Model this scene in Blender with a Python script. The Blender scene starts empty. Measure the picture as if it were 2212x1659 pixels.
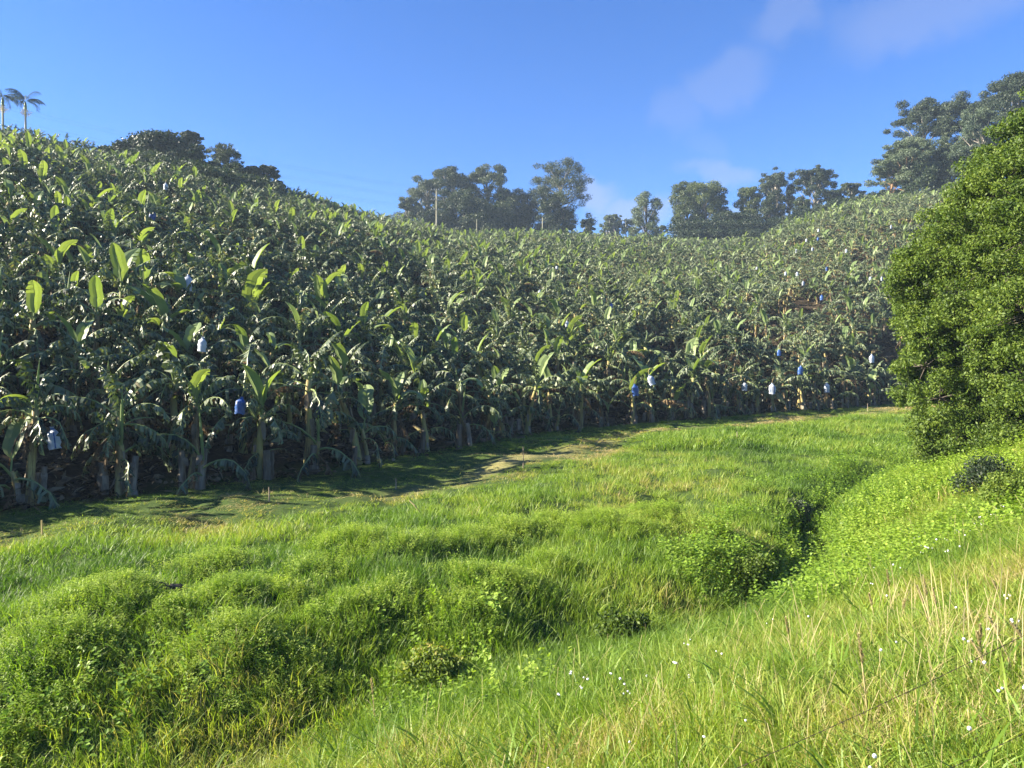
import bpy, math, random
import numpy as np
from math import radians as R

# ------------------------------------------------------------------ camera, light, exposure
S = bpy.context.scene
COL = S.collection
F = 1671.0                       # focal length in pixels of a 2212 px wide picture
CX, HZ = 1106.0, 782.0           # picture column of the view axis, row of the horizon
cam_d = bpy.data.cameras.new('camera')
cam = bpy.data.objects.new('camera', cam_d)
COL.objects.link(cam)
cam.location = (0, 0, 0)
cam.rotation_euler = (R(90), 0, 0)
cam_d.sensor_width = 36.0
cam_d.lens = 36.0 * F / 2212.0
cam_d.shift_y = -(829.5 - HZ) / 2212.0
cam_d.clip_end = 3000
S.camera = cam

SUN_EL, SUN_AZ = 27.5, -92.0     # degrees; azimuth from +Y towards +X
sv = (math.sin(R(SUN_AZ)) * math.cos(R(SUN_EL)), math.cos(R(SUN_AZ)) * math.cos(R(SUN_EL)), math.sin(R(SUN_EL)))
sun_d = bpy.data.lights.new('sun', 'SUN')
sun_d.energy = 5.0
sun_d.angle = R(0.55)
sun_d.color = (1.0, 0.90, 0.72)
sun = bpy.data.objects.new('sun', sun_d)
COL.objects.link(sun)
from mathutils import Vector, Matrix, Euler
sun.rotation_euler = Vector(sv).to_track_quat('Z', 'Y').to_euler()
sun.location = (-60, 0, 60)

S.view_settings.view_transform = 'Standard'
S.view_settings.look = 'None'
S.view_settings.exposure = 2.15
S.view_settings.gamma = 1.0
S.view_settings.use_curve_mapping = False
S.render.engine = 'CYCLES'
S.cycles.use_denoising = True
S.cycles.max_bounces = 6
S.cycles.diffuse_bounces = 2
S.cycles.glossy_bounces = 2
S.cycles.transmission_bounces = 4
S.cycles.transparent_max_bounces = 4
S.cycles.volume_bounces = 0
S.cycles.use_adaptive_sampling = True

W = bpy.data.worlds.new('World')
S.world = W
W.use_nodes = True
nt = W.node_tree
nt.nodes.clear()
def N(nt, t, **k):
    n = nt.nodes.new(t)
    for a, b in k.items():
        setattr(n, a, b)
    return n
out = N(nt, 'ShaderNodeOutputWorld')
bg = N(nt, 'ShaderNodeBackground')
bg.inputs['Strength'].default_value = 0.052
sky = N(nt, 'ShaderNodeTexSky', sky_type='NISHITA')
sky.sun_disc = False
sky.sun_elevation = R(SUN_EL)
sky.sun_rotation = R(SUN_AZ)
sky.altitude = 200
sky.air_density = 1.0
sky.dust_density = 0.1
sky.ozone_density = 4.0
hsv = N(nt, 'ShaderNodeHueSaturation')
hsv.inputs['Saturation'].default_value = 1.15
hsv.inputs['Value'].default_value = 1.0
nt.links.new(sky.outputs[0], hsv.inputs['Color'])
tc = N(nt, 'ShaderNodeTexCoord')
def vmath(op, a, b=None, nt=nt):
    n = N(nt, 'ShaderNodeVectorMath', operation=op)
    for i, v in enumerate((a, b)):
        if v is None: continue
        if hasattr(v, 'is_output'): nt.links.new(v, n.inputs[i])
        else: n.inputs[i].default_value = v
    return n
def smath(op, a, b=None, clamp=False, nt=nt):
    n = N(nt, 'ShaderNodeMath', operation=op, use_clamp=clamp)
    for i, v in enumerate((a, b)):
        if v is None: continue
        if hasattr(v, 'is_output'): nt.links.new(v, n.inputs[i])
        else: n.inputs[i].default_value = v
    return n.outputs[0]
# thin clouds: soft patches of sky round a few directions, broken by noise
noi = N(nt, 'ShaderNodeTexNoise')
noi.inputs['Scale'].default_value = 7.0
noi.inputs['Detail'].default_value = 5.0
noi.inputs['Roughness'].default_value = 0.55
nt.links.new(tc.outputs['Generated'], noi.inputs['Vector'])
nsub = vmath('SUBTRACT', noi.outputs['Color'], (0.5, 0.5, 0.5))
nsc = vmath('SCALE', nsub.outputs[0]); nsc.inputs['Scale'].default_value = 0.13
warp = vmath('ADD', tc.outputs['Generated'], nsc.outputs[0])
CLOUDS = [(1670, 60, 85, 50, 0.26), (2010, 20, 190, 70, 0.30), (1560, 180, 85, 75, 0.24), (1480, 250, 60, 75, 0.18),
          (1540, 320, 60, 35, 0.10), (1570, 375, 95, 34, 0.40), (1285, 440, 90, 52, 0.62), (1380, 480, 130, 40, 0.6),
          (1600, 470, 190, 28, 0.45), (1860, 470, 80, 30, 0.3)]
acc = None
for px, py, rx, ry, a in CLOUDS:
    d = Vector(((px - CX) / F, 1, (HZ - py) / F)); L = d.length; d.normalize()
    s = vmath('SUBTRACT', warp.outputs[0], tuple(d))
    s = vmath('MULTIPLY', s.outputs[0], (F / rx / L * 1.0, F / rx / L, F / ry / L * 1.0))
    ln = vmath('LENGTH', s.outputs[0]).outputs['Value']
    m = smath('SUBTRACT', 1.0, ln, True)
    mr = N(nt, 'ShaderNodeMapRange', interpolation_type='SMOOTHSTEP')
    nt.links.new(m, mr.inputs['Value'])
    mr.inputs['From Max'].default_value = 0.6
    mr.inputs['To Max'].default_value = a * 0.6
    acc = mr.outputs[0] if acc is None else smath('MAXIMUM', acc, mr.outputs[0])
mix = N(nt, 'ShaderNodeMix', data_type='RGBA')
nt.links.new(acc, mix.inputs['Factor'])
tn_ = vmath('MULTIPLY', hsv.outputs[0], (0.64, 0.76, 1.06))
nt.links.new(tn_.outputs[0], mix.inputs['A'])
mix.inputs['B'].default_value = (3.0, 3.1, 3.7, 1)
nt.links.new(mix.outputs['Result'], bg.inputs['Color'])
nt.links.new(bg.outputs[0], out.inputs['Surface'])

# ------------------------------------------------------------------ small helpers
rng = np.random.default_rng(7)
random.seed(7)

def tag(o, label=None, cat=None, group=None, kind=None):
    if label: o['label'] = label
    if cat: o['category'] = cat
    if group: o['group'] = group
    if kind: o['kind'] = kind
    return o

class MB:
    """collects quads and triangles, then becomes one mesh"""
    def __init__(s):
        s.V = []; s.Q = []; s.QM = []; s.T = []; s.TM = []; s.n = 0
    def add(s, V, Q=None, T=None, m=0):
        V = np.asarray(V, float).reshape(-1, 3)
        if Q is not None and len(Q):
            Q = np.asarray(Q, int).reshape(-1, 4); s.Q.append(Q + s.n)
            s.QM.append(np.broadcast_to(np.asarray(m), (len(Q),)).copy())
        if T is not None and len(T):
            T = np.asarray(T, int).reshape(-1, 3); s.T.append(T + s.n)
            s.TM.append(np.broadcast_to(np.asarray(m), (len(T),)).copy())
        s.V.append(V); s.n += len(V)
    def arrays(s):
        V = np.concatenate(s.V) if s.V else np.zeros((0, 3))
        Q = np.concatenate(s.Q) if s.Q else np.zeros((0, 4), int)
        T = np.concatenate(s.T) if s.T else np.zeros((0, 3), int)
        QM = np.concatenate(s.QM) if s.QM else np.zeros(0, int)
        TM = np.concatenate(s.TM) if s.TM else np.zeros(0, int)
        return V, Q, T, QM, TM
    def join(s, arr, M=None, mat=None):
        V, Q, T, QM, TM = arr
        if M is not None:
            V = V @ M[:3, :3].T + M[:3, 3]
        if len(Q):
            s.Q.append(Q + s.n); s.QM.append(QM if mat is None else np.full(len(Q), mat))
        if len(T):
            s.T.append(T + s.n); s.TM.append(TM if mat is None else np.full(len(T), mat))
        s.V.append(V); s.n += len(V)
    def mesh(s, name, mats, smooth=False):
        V, Q, T, QM, TM = s.arrays()
        me = bpy.data.meshes.new(name)
        me.vertices.add(len(V)); me.vertices.foreach_set('co', V.astype(np.float32).ravel())
        nl = len(Q) * 4 + len(T) * 3
        me.loops.add(nl)
        me.loops.foreach_set('vertex_index', np.concatenate([Q.ravel(), T.ravel()]).astype(np.int32))
        me.polygons.add(len(Q) + len(T))
        st = np.concatenate([np.arange(len(Q)) * 4, len(Q) * 4 + np.arange(len(T)) * 3]).astype(np.int32)
        me.polygons.foreach_set('loop_start', st)
        me.polygons.foreach_set('material_index', np.concatenate([QM, TM]).astype(np.int32))
        me.polygons.foreach_set('use_smooth', np.full(len(Q) + len(T), smooth))
        me.update(calc_edges=True)
        for m in mats: me.materials.append(m)
        return me
    def build(s, name, mats, parent=None, smooth=False, loc=None):
        o = bpy.data.objects.new(name, s.mesh(name, mats, smooth))
        COL.objects.link(o)
        if parent: o.parent = parent
        if loc is not None: o.location = loc
        return o

def empty(name, loc, rz=0):
    o = bpy.data.objects.new(name, None)
    COL.objects.link(o); o.location = loc; o.rotation_euler = (0, 0, rz)
    o.empty_display_size = 0.3
    return o

def tube(mb, pts, rad, n=6, m=0, cap=True, wob=0.0, seed=0):
    pts = np.asarray(pts, float); k = len(pts)
    rad = np.broadcast_to(np.asarray(rad, float), (k,))
    g = np.random.default_rng(seed)
    tg = np.gradient(pts, axis=0); tg /= np.linalg.norm(tg, axis=1)[:, None] + 1e-9
    ref = np.array([0, 0, 1.0]) if abs(tg[0][2]) < 0.8 else np.array([1.0, 0, 0])
    V = []
    for i in range(k):
        a = np.cross(tg[i], ref); a /= np.linalg.norm(a) + 1e-9
        b = np.cross(tg[i], a)
        th = np.arange(n) * 2 * np.pi / n
        r = rad[i] * (1 + wob * g.uniform(-1, 1, n))
        V.append(pts[i] + np.outer(np.cos(th) * r, a) + np.outer(np.sin(th) * r, b))
    V = np.concatenate(V)
    i0 = np.arange(k - 1)[:, None] * n; j = np.arange(n); j1 = (j + 1) % n
    Q = np.stack([i0 + j, i0 + j1, i0 + n + j1, i0 + n + j], -1).reshape(-1, 4)
    T = []
    if cap:
        V = np.vstack([V, pts[-1]])
        T = [((k - 1) * n + a, (k - 1) * n + (a + 1) % n, k * n) for a in range(n)]
    mb.add(V, Q, T, m)

def box(mb, c, s, rz=0, m=0):
    c = np.asarray(c, float); s = np.asarray(s, float) / 2
    V = np.array([(x, y, z) for x in (-1, 1) for y in (-1, 1) for z in (-1, 1)]) * s
    co, si = math.cos(rz), math.sin(rz)
    V = V @ np.array([[co, si, 0], [-si, co, 0], [0, 0, 1]]) + c
    mb.add(V, [(0, 1, 3, 2), (4, 6, 7, 5), (0, 4, 5, 1), (2, 3, 7, 6), (0, 2, 6, 4), (1, 5, 7, 3)], m=m)

def xform(loc, rz=0, sc=1.0, tilt=(0, 0)):
    M = Matrix.Translation(loc) @ Euler((tilt[0], tilt[1], rz), 'XYZ').to_matrix().to_4x4()
    M = np.array(M); M[:3, :3] *= sc
    return M

# value noise on a lattice, vectorised
_lat = np.random.default_rng(11).uniform(-1, 1, (256, 256))
def noise(x, y, s, o=0):
    x = np.asarray(x, float) / s + 37.3 * (o + 1); y = np.asarray(y, float) / s + 91.7 * (o + 1)
    xi = np.floor(x).astype(int); yi = np.floor(y).astype(int)
    fx = x - xi; fy = y - yi
    fx = fx * fx * (3 - 2 * fx); fy = fy * fy * (3 - 2 * fy)
    a = _lat[xi % 256, yi % 256]; b = _lat[(xi + 1) % 256, yi % 256]
    c = _lat[xi % 256, (yi + 1) % 256]; d = _lat[(xi + 1) % 256, (yi + 1) % 256]
    return (a * (1 - fx) + b * fx) * (1 - fy) + (c * (1 - fx) + d * fx) * fy

# ------------------------------------------------------------------ materials
def mat(name, rough=0.6, spec=0.3):
    m = bpy.data.materials.new(name); m.use_nodes = True
    t = m.node_tree; p = t.nodes['Principled BSDF']
    p.inputs['Roughness'].default_value = rough
    p.inputs['Specular IOR Level'].default_value = spec
    return m, t, p

def ramp(t, stops):
    r = N(t, 'ShaderNodeValToRGB')
    e = r.color_ramp.elements
    while len(e) < len(stops): e.new(0.5)
    for i, (p, c) in enumerate(stops):
        e[i].position = p; e[i].color = (*c, 1)
    return r

def leaf_mat(name, stops, rough=0.5, spec=0.35, trans=0.3, tgain=(1.35, 1.5, 0.6), scale=0.35, inst=None, fine=0.0):
    """foliage: colour from world-space noise + per-object random (or a per-instance tint), part of the light goes through"""
    m, t, p = mat(name, rough, spec)
    geo = N(t, 'ShaderNodeNewGeometry')
    oi = N(t, 'ShaderNodeObjectInfo')
    nz = N(t, 'ShaderNodeTexNoise'); nz.inputs['Scale'].default_value = scale; nz.inputs['Detail'].default_value = 3
    t.links.new(geo.outputs['Position'], nz.inputs['Vector'])
    r1 = smath('MULTIPLY', oi.outputs['Random'], 0.42, nt=t)
    if inst:
        at = N(t, 'ShaderNodeAttribute', attribute_type='INSTANCER', attribute_name=inst)
        r2 = smath('MULTIPLY', oi.outputs['Random'], 0.22, nt=t)
        v = smath('ADD', at.outputs['Fac'], r2, nt=t)
    else:
        v = smath('ADD', smath('MULTIPLY', nz.outputs['Fac'], 0.9, nt=t), r1, nt=t)
        v = smath('SUBTRACT', v, 0.16, nt=t)
    if fine:
        ri = smath('MULTIPLY', smath('SUBTRACT', geo.outputs['Random Per Island'], 0.5, nt=t), fine, nt=t)
        v = smath('ADD', v, ri, nt=t)
    rp = ramp(t, stops)
    t.links.new(v, rp.inputs['Fac'])
    t.links.new(rp.outputs['Color'], p.inputs['Base Color'])
    tr = N(t, 'ShaderNodeBsdfTranslucent')
    mul = N(t, 'ShaderNodeMix', data_type='RGBA', blend_type='MULTIPLY')
    mul.inputs['Factor'].default_value = 1.0
    t.links.new(rp.outputs['Color'], mul.inputs['A']); mul.inputs['B'].default_value = (*tgain, 1)
    t.links.new(mul.outputs['Result'], tr.inputs['Color'])
    ms = N(t, 'ShaderNodeMixShader'); ms.inputs[0].default_value = trans
    t.links.new(p.outputs[0], ms.inputs[1]); t.links.new(tr.outputs[0], ms.inputs[2])
    t.links.new(ms.outputs[0], t.nodes['Material Output'].inputs['Surface'])
    return m

def bark_mat(name, stops, scale=6, stretch=0.25, rough=0.85):
    m, t, p = mat(name, rough, 0.15)
    tcn = N(t, 'ShaderNodeTexCoord')
    mp = N(t, 'ShaderNodeMapping'); mp.inputs['Scale'].default_value = (1, 1, stretch)
    t.links.new(tcn.outputs['Object'], mp.inputs['Vector'])
    nz = N(t, 'ShaderNodeTexNoise'); nz.inputs['Scale'].default_value = scale; nz.inputs['Detail'].default_value = 5
    nz.inputs['Roughness'].default_value = 0.65
    t.links.new(mp.outputs[0], nz.inputs['Vector'])
    oi = N(t, 'ShaderNodeObjectInfo')
    v = smath('ADD', nz.outputs['Fac'], smath('MULTIPLY', smath('SUBTRACT', oi.outputs['Random'], 0.5, nt=t), 0.25, nt=t), nt=t)
    rp = ramp(t, stops); t.links.new(v, rp.inputs['Fac'])
    t.links.new(rp.outputs['Color'], p.inputs['Base Color'])
    bp = N(t, 'ShaderNodeBump'); bp.inputs['Strength'].default_value = 0.6; bp.inputs['Distance'].default_value = 0.02
    t.links.new(nz.outputs['Fac'], bp.inputs['Height']); t.links.new(bp.outputs[0], p.inputs['Normal'])
    return m

def plain_mat(name, c, rough=0.6, spec=0.3, metal=0.0, var=0.15, scale=8):
    m, t, p = mat(name, rough, spec)
    p.inputs['Metallic'].default_value = metal
    tcn = N(t, 'ShaderNodeTexCoord')
    nz = N(t, 'ShaderNodeTexNoise'); nz.inputs['Scale'].default_value = scale; nz.inputs['Detail'].default_value = 4
    t.links.new(tcn.outputs['Object'], nz.inputs['Vector'])
    lo = tuple(x * (1 - var) for x in c); hi = tuple(min(1, x * (1 + var)) for x in c)
    rp = ramp(t, [(0.3, lo), (0.7, hi)]); t.links.new(nz.outputs['Fac'], rp.inputs['Fac'])
    t.links.new(rp.outputs['Color'], p.inputs['Base Color'])
    return m

M_BLEAF = leaf_mat('banana_leaf', [(0.1, (0.015, 0.027, 0.013)), (0.45, (0.060, 0.088, 0.044)), (0.75, (0.15, 0.185, 0.10)), (0.92, (0.21, 0.245, 0.125)), (1.0, (0.24, 0.21, 0.11))],
                   rough=0.45, spec=0.4, trans=0.16, tgain=(1.5, 1.6, 0.6), scale=0.5, fine=0.6)
M_BYOUNG = leaf_mat('banana_leaf_young', [(0.2, (0.13, 0.19, 0.070)), (0.9, (0.24, 0.30, 0.12))],
                    rough=0.45, spec=0.35, trans=0.32, tgain=(1.5, 1.55, 0.5), scale=0.6)
M_BDEAD = leaf_mat('banana_leaf_dry', [(0.1, (0.03, 0.022, 0.013)), (0.5, (0.09, 0.062, 0.034)), (0.95, (0.24, 0.17, 0.095))],
                   rough=0.8, spec=0.15, trans=0.2, tgain=(1.2, 1.1, 0.9), scale=0.8, fine=0.4)
M_BRIB = plain_mat('banana_midrib', (0.17, 0.22, 0.07), 0.45, 0.4)
M_BSTEM = bark_mat('banana_stem', [(0.25, (0.06, 0.04, 0.02)), (0.42, (0.18, 0.13, 0.06)), (0.54, (0.36, 0.30, 0.12)), (0.66, (0.26, 0.27, 0.09)), (0.8, (0.44, 0.38, 0.22))], 5, 0.16, 0.55)
M_BDRY = bark_mat('banana_stem_dry', [(0.25, (0.06, 0.05, 0.035)), (0.5, (0.17, 0.14, 0.10)), (0.75, (0.33, 0.29, 0.22))], 7, 0.14)
M_EUC = bark_mat('gum_bark', [(0.3, (0.16, 0.14, 0.12)), (0.7, (0.42, 0.39, 0.33))], 2, 0.3)
M_EUCRED = bark_mat('gum_bark_orange', [(0.3, (0.16, 0.09, 0.05)), (0.7, (0.34, 0.22, 0.12))], 2, 0.3)
M_BARK = bark_mat('dark_bark', [(0.3, (0.05, 0.042, 0.034)), (0.7, (0.16, 0.135, 0.11))], 3, 0.3)
M_WOOD = bark_mat('weathered_wood', [(0.3, (0.16, 0.12, 0.08)), (0.7, (0.36, 0.30, 0.22))], 5, 0.15)
M_POLE = bark_mat('pole_wood', [(0.3, (0.20, 0.19, 0.13)), (0.7, (0.36, 0.34, 0.25))], 4, 0.15)
M_EUCLEAF = leaf_mat('gum_leaf', [(0.15, (0.020, 0.034, 0.020)), (0.55, (0.042, 0.06, 0.032)), (0.95, (0.085, 0.105, 0.052))], 0.55, 0.3, 0.15, scale=0.12, fine=0.5)
M_EUCPALE = leaf_mat('gum_leaf_pale', [(0.15, (0.05, 0.075, 0.045)), (0.55, (0.08, 0.11, 0.065)), (0.95, (0.12, 0.15, 0.085))], 0.55, 0.3, 0.2, scale=0.12, fine=0.5)
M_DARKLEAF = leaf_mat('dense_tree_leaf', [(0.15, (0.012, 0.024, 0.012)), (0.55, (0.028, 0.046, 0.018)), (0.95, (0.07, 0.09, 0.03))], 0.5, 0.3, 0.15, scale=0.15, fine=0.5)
M_OLIVE = leaf_mat('olive_tree_leaf', [(0.15, (0.045, 0.065, 0.022)), (0.55, (0.085, 0.11, 0.032)), (0.95, (0.14, 0.16, 0.05))], 0.5, 0.3, 0.2, scale=0.2, fine=0.5)
M_TREELEAF = leaf_mat('broad_leaf', [(0.1, (0.032, 0.064, 0.010)), (0.5, (0.098, 0.152, 0.022)), (0.85, (0.18, 0.235, 0.04)), (1.0, (0.34, 0.29, 0.08))],
                      0.55, 0.25, 0.33, (1.5, 1.5, 0.5), scale=0.9, fine=0.55)
GR = [(0.0, (0.025, 0.060, 0.012)), (0.28, (0.072, 0.145, 0.020)), (0.52, (0.155, 0.250, 0.030)), (0.76, (0.26, 0.32, 0.05)), (0.90, (0.34, 0.29, 0.11)), (1.0, (0.42, 0.34, 0.17))]
M_GRASS = leaf_mat('grass_blade', GR, 0.5, 0.35, 0.40, (1.35, 1.45, 0.6), inst='tint', fine=0.22)
M_WEED = leaf_mat('weed_leaf', [(0.0, (0.05, 0.11, 0.018)), (0.35, (0.12, 0.21, 0.025)), (0.7, (0.21, 0.32, 0.035)), (1.0, (0.32, 0.40, 0.07))], 0.5, 0.3, 0.40, (1.35, 1.45, 0.6), inst='tint', fine=0.3)
M_STRAW = leaf_mat('straw', [(0.2, (0.33, 0.28, 0.13)), (0.8, (0.50, 0.43, 0.23))], 0.7, 0.2, 0.35, (1.1, 1.1, 0.9))
M_LITTER = leaf_mat('leaf_litter', [(0.1, (0.025, 0.02, 0.013)), (0.5, (0.07, 0.055, 0.034)), (0.9, (0.22, 0.18, 0.11))], 0.8, 0.15, 0.1, scale=0.7, fine=0.6)
M_PETAL = plain_mat('petal', (0.72, 0.70, 0.80), 0.6, 0.2)
M_BLUE = plain_mat('blue_plastic', (0.03, 0.085, 0.27), 0.4, 0.5, var=0.3, scale=10)
M_WHITE = plain_mat('white_plastic', (0.36, 0.40, 0.46), 0.5, 0.45, var=0.12, scale=10)
M_WIRE = plain_mat('rusty_wire', (0.05, 0.035, 0.03), 0.7, 0.3, 0.5)
M_CABLE = plain_mat('cable', (0.10, 0.11, 0.13), 0.6, 0.3)
M_STEEL = plain_mat('galvanised_steel', (0.5, 0.5, 0.5), 0.5, 0.4, 0.6)
M_YEL = plain_mat('yellow_paint', (0.75, 0.50, 0.03), 0.5, 0.4)
M_BLK = plain_mat('black_paint', (0.02, 0.02, 0.02), 0.5, 0.3)

# ------------------------------------------------------------------ the lie of the land
GUL = np.array([(-40, 4.5), (-14, 5.4), (-7.4, 7.5), (-4.6, 8.5), (-2.6, 9.4), (-0.6, 10.7), (2.5, 12.7), (5.2, 15.3), (6.6, 17.4), (7.4, 19.6), (8.4, 22.0), (11.5, 26), (15.5, 30.5), (20, 37), (32, 50), (60, 70), (200, 130)], float)
ROW = np.array([(-200, -60), (-60, -8), (-30, 6), (-18, 14.5), (-12.6, 20), (-9.9, 22.5), (-6.8, 26.5), (-4.4, 30.9), (-1.6, 35.6), (0.9, 41.0), (7.7, 47), (14, 53), (23.4, 60.8), (35, 70), (52, 80), (90, 95), (400, 200)], float)

def pdist(P, X, Y):
    """signed distance to a polyline (+ on its left) and the place along it"""
    X = np.asarray(X, float); Y = np.asarray(Y, float)
    best = np.full(X.shape, 1e18); sg = np.zeros(X.shape); sp = np.zeros(X.shape); s0 = 0
    for a, b in zip(P[:-1], P[1:]):
        d = b - a; L = math.hypot(*d); d = d / L
        t = np.clip((X - a[0]) * d[0] + (Y - a[1]) * d[1], 0, L)
        ex = X - a[0] - t * d[0]; ey = Y - a[1] - t * d[1]
        q = ex * ex + ey * ey
        k = q < best
        best = np.where(k, q, best); sg = np.where(k, np.sign(d[0] * ey - d[1] * ex), sg); sp = np.where(k, s0 + t, sp)
        s0 += L
    return np.sqrt(best) * np.where(sg == 0, 1, sg), sp

RPX = np.array([-700, 0, 200, 400, 620, 850, 1000, 1150, 1350, 1550, 1630, 1700, 1800, 1930, 2212, 2700], float)
RU = (RPX - CX) / F
RY = np.array([85, 100, 105, 115, 130, 150, 172, 188, 200, 205, 200, 190, 180, 172, 160, 150], float)
RPY = np.array([250, 266, 308, 350, 396, 462, 494, 497, 512, 524, 524, 488, 452, 428, 400, 380], float)
RZ = (HZ - RPY) / F * RY - 3.3

# mounds of weeds in the field: picture column, row, radius m, height m
MOUNDS = [(235, 1300, 1.5, .62), (110, 1375, 1.3, .55), (455, 1235, 1.1, .35), (500, 1290, 1.1, .5), (520, 1362, 1.2, .55), (780, 1185, 1.5, .6), (740, 1305, 1.0, .5), (690, 1250, .9, .3),
          (920, 1190, 1.1, .5), (1060, 1245, 1.3, .55), (1030, 1180, 1.1, .35), (1110, 1150, 1.2, .4), (1290, 1128, 1.5, .6), (1430, 1112, 1.8, .7), (1370, 1150, 1.1, .4), (620, 1290, .8, .4), (850, 1290, .8, .4), (380, 1330, .8, .4), (1180, 1220, .8, .35), (1000, 1300, 1.0, .4), (870, 1210, .9, .4), (1200, 1140, 1.2, .3),
          (620, 1390, 1.0, .35), (20, 1440, 1.2, .4), (1540, 1140, 1.0, .5)]
MXY = []
for px, py, r, h in MOUNDS:
    Yd = 3.9 * F / (py - HZ)
    Yd = (4.0 - h * 0.55) * F / (py - HZ)
    MXY.append(((px - CX) / F * Yd, Yd, r, h))

def height(X, Y):
    X = np.asarray(X, float); Y = np.asarray(Y, float)
    hd, hs = pdist(ROW, X, Y)
    gd, gs = pdist(GUL, X, Y)
    # field
    lump = noise(X, Y, 5.5, 1) * 0.12 + noise(X, Y, 2.3, 2) * 0.17 + noise(X, Y, 1.0, 3) * 0.11
    away = np.clip(-hd / 3.0, 0, 1)
    D = np.interp(gs, [0, 60, 85, 100, 130], [1.6, 1.5, 1.1, 0.55, 0.4])
    D = np.interp(X, [-8, -3, -1, 2, 4, 6, 8, 10, 20], [1.2, 0.75, 0.30, 0.25, 0.5, 1.05, 1.0, 0.6, 0.3])
    wid = np.interp(X, [-8, 0, 3, 7, 12], [1.5, 1.2, 0.8, 0.5, 0.6])
    g = np.maximum(gd, 0)
    fz = -3.75 + lump * away - D * np.exp(-(g / wid) ** 1.6) - 0.40 * np.clip(1 - g / 7.0, 0, 1)
    mm = np.zeros(X.shape)
    for mx, my, r, h in MXY:
        mm = np.maximum(mm, h * np.exp(-(((X - mx) / (r * .55)) ** 2 + ((Y - my) / (r * .55)) ** 2) ** 1.4))
    fz = fz + 0.62 * mm * (0.8 + 0.35 * noise(X, Y, 0.9, 4))
    # near bank
    b = np.maximum(-gd, 0)
    A = np.interp(X, [-7, -3, 0, 4, 7, 10], [0.3, 0.75, 1.75, 2.8, 3.65, 3.75])
    A = A + np.clip(X - 10, 0, 40) * 0.05
    zb = -3.75 - D - 0.40
    Lb = np.interp(X, [0, 6, 10], [4.5, 4.8, 5.5])
    lipw = np.clip((X - 3.5) / 2, 0, 1) * 0.62 * D * (1 - np.exp(-(b / 0.5) ** 2))
    nz = zb + lipw + (A - 0.4 * np.clip((X - 3.5) / 2, 0, 1)) * (1 - np.exp(-(b / Lb) ** 1.4)) + lump * 0.55 * np.clip(b / 2, 0, 1)
    z = np.where(gd > 0, fz, nz)
    # hill
    Ys = np.maximum(Y, 1.0)
    u = np.where(Y > 1, X / Ys, np.sign(X) * 1.4); u = np.clip(u, -1.1, 0.95)
    yr = np.interp(u, RU, RY); zr = np.interp(u, RU, RZ)
    k = np.clip(0.70 - 0.70 * u, 0.12, 1.3)
    h_ = np.maximum(hd, 0); rest = k * np.maximum(yr - Y, 0)
    t = h_ / (h_ + rest + 1e-6)
    gg = t * (1 + 0.18 * (1 - t))
    hz = -3.75 + (zr + 3.75) * gg + noise(X, Y, 14, 5) * 0.8 * np.clip(h_ / 15, 0, 1) * np.clip((yr - Y) / 30, 0, 1)
    over = np.maximum(Y - yr, 0)
    hz = hz - 0.10 * over
    z = np.where(hd > 0, hz, z)
    return z

def lin(a, b, n): return np.linspace(a, b, n, endpoint=False)
def grow(a, b, d0, q):
    o = []; x = a; d = d0
    while x < b:
        o.append(x); x += d; d *= q
    o.append(b)
    return np.array(o)
xs = np.concatenate([-grow(16, 380, 0.3, 1.06)[::-1], lin(-16, 24, 170)[1:], grow(24, 420, 0.3, 1.06)])
ys = np.concatenate([-grow(-2, 60, 0.6, 1.2)[::-1], lin(2.0, 36, 150)[0:], grow(36, 420, 0.3, 1.035)])
GX, GY = np.meshgrid(xs, ys)
GZ = height(GX, GY)
mb = MB()
nx, ny = len(xs), len(ys)
i = np.arange(ny - 1)[:, None] * nx + np.arange(nx - 1)
mb.add(np.stack([GX, GY, GZ], -1).reshape(-1, 3), np.stack([i, i + 1, i + nx + 1, i + nx], -1).reshape(-1, 4))
m_ground, t, p = mat('ground_soil', 0.9, 0.1)
at = N(t, 'ShaderNodeAttribute', attribute_name='cover')
geo = N(t, 'ShaderNodeNewGeometry')
nz = N(t, 'ShaderNodeTexNoise'); nz.inputs['Scale'].default_value = 2.2; nz.inputs['Detail'].default_value = 8; nz.inputs['Roughness'].default_value = 0.7
t.links.new(geo.outputs['Position'], nz.inputs['Vector'])
rg = ramp(t, [(0.3, (0.030, 0.055, 0.013)), (0.7, (0.065, 0.10, 0.022))]); t.links.new(nz.outputs['Fac'], rg.inputs['Fac'])
rs = ramp(t, [(0.3, (0.018, 0.014, 0.009)), (0.5, (0.04, 0.03, 0.02)), (0.75, (0.10, 0.08, 0.05))]); t.links.new(nz.outputs['Fac'], rs.inputs['Fac'])
mx = N(t, 'ShaderNodeMix', data_type='RGBA')
t.links.new(at.outputs['Fac'], mx.inputs['Factor']); t.links.new(rg.outputs[0], mx.inputs['A']); t.links.new(rs.outputs[0], mx.inputs['B'])
at2 = N(t, 'ShaderNodeAttribute', attribute_name='track')
rt = ramp(t, [(0.3, (0.12, 0.12, 0.04)), (0.7, (0.34, 0.29, 0.13))]); t.links.new(nz.outputs['Fac'], rt.inputs['Fac'])
mx2 = N(t, 'ShaderNodeMix', data_type='RGBA')
t.links.new(at2.outputs['Fac'], mx2.inputs['Factor']); t.links.new(mx.outputs['Result'], mx2.inputs['A']); t.links.new(rt.outputs[0], mx2.inputs['B'])
t.links.new(mx2.outputs['Result'], p.inputs['Base Color'])
bp = N(t, 'ShaderNodeBump'); bp.inputs['Strength'].default_value = 0.8; bp.inputs['Distance'].default_value = 0.08
t.links.new(nz.outputs['Fac'], bp.inputs['Height']); t.links.new(bp.outputs[0], p.inputs['Normal'])
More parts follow.
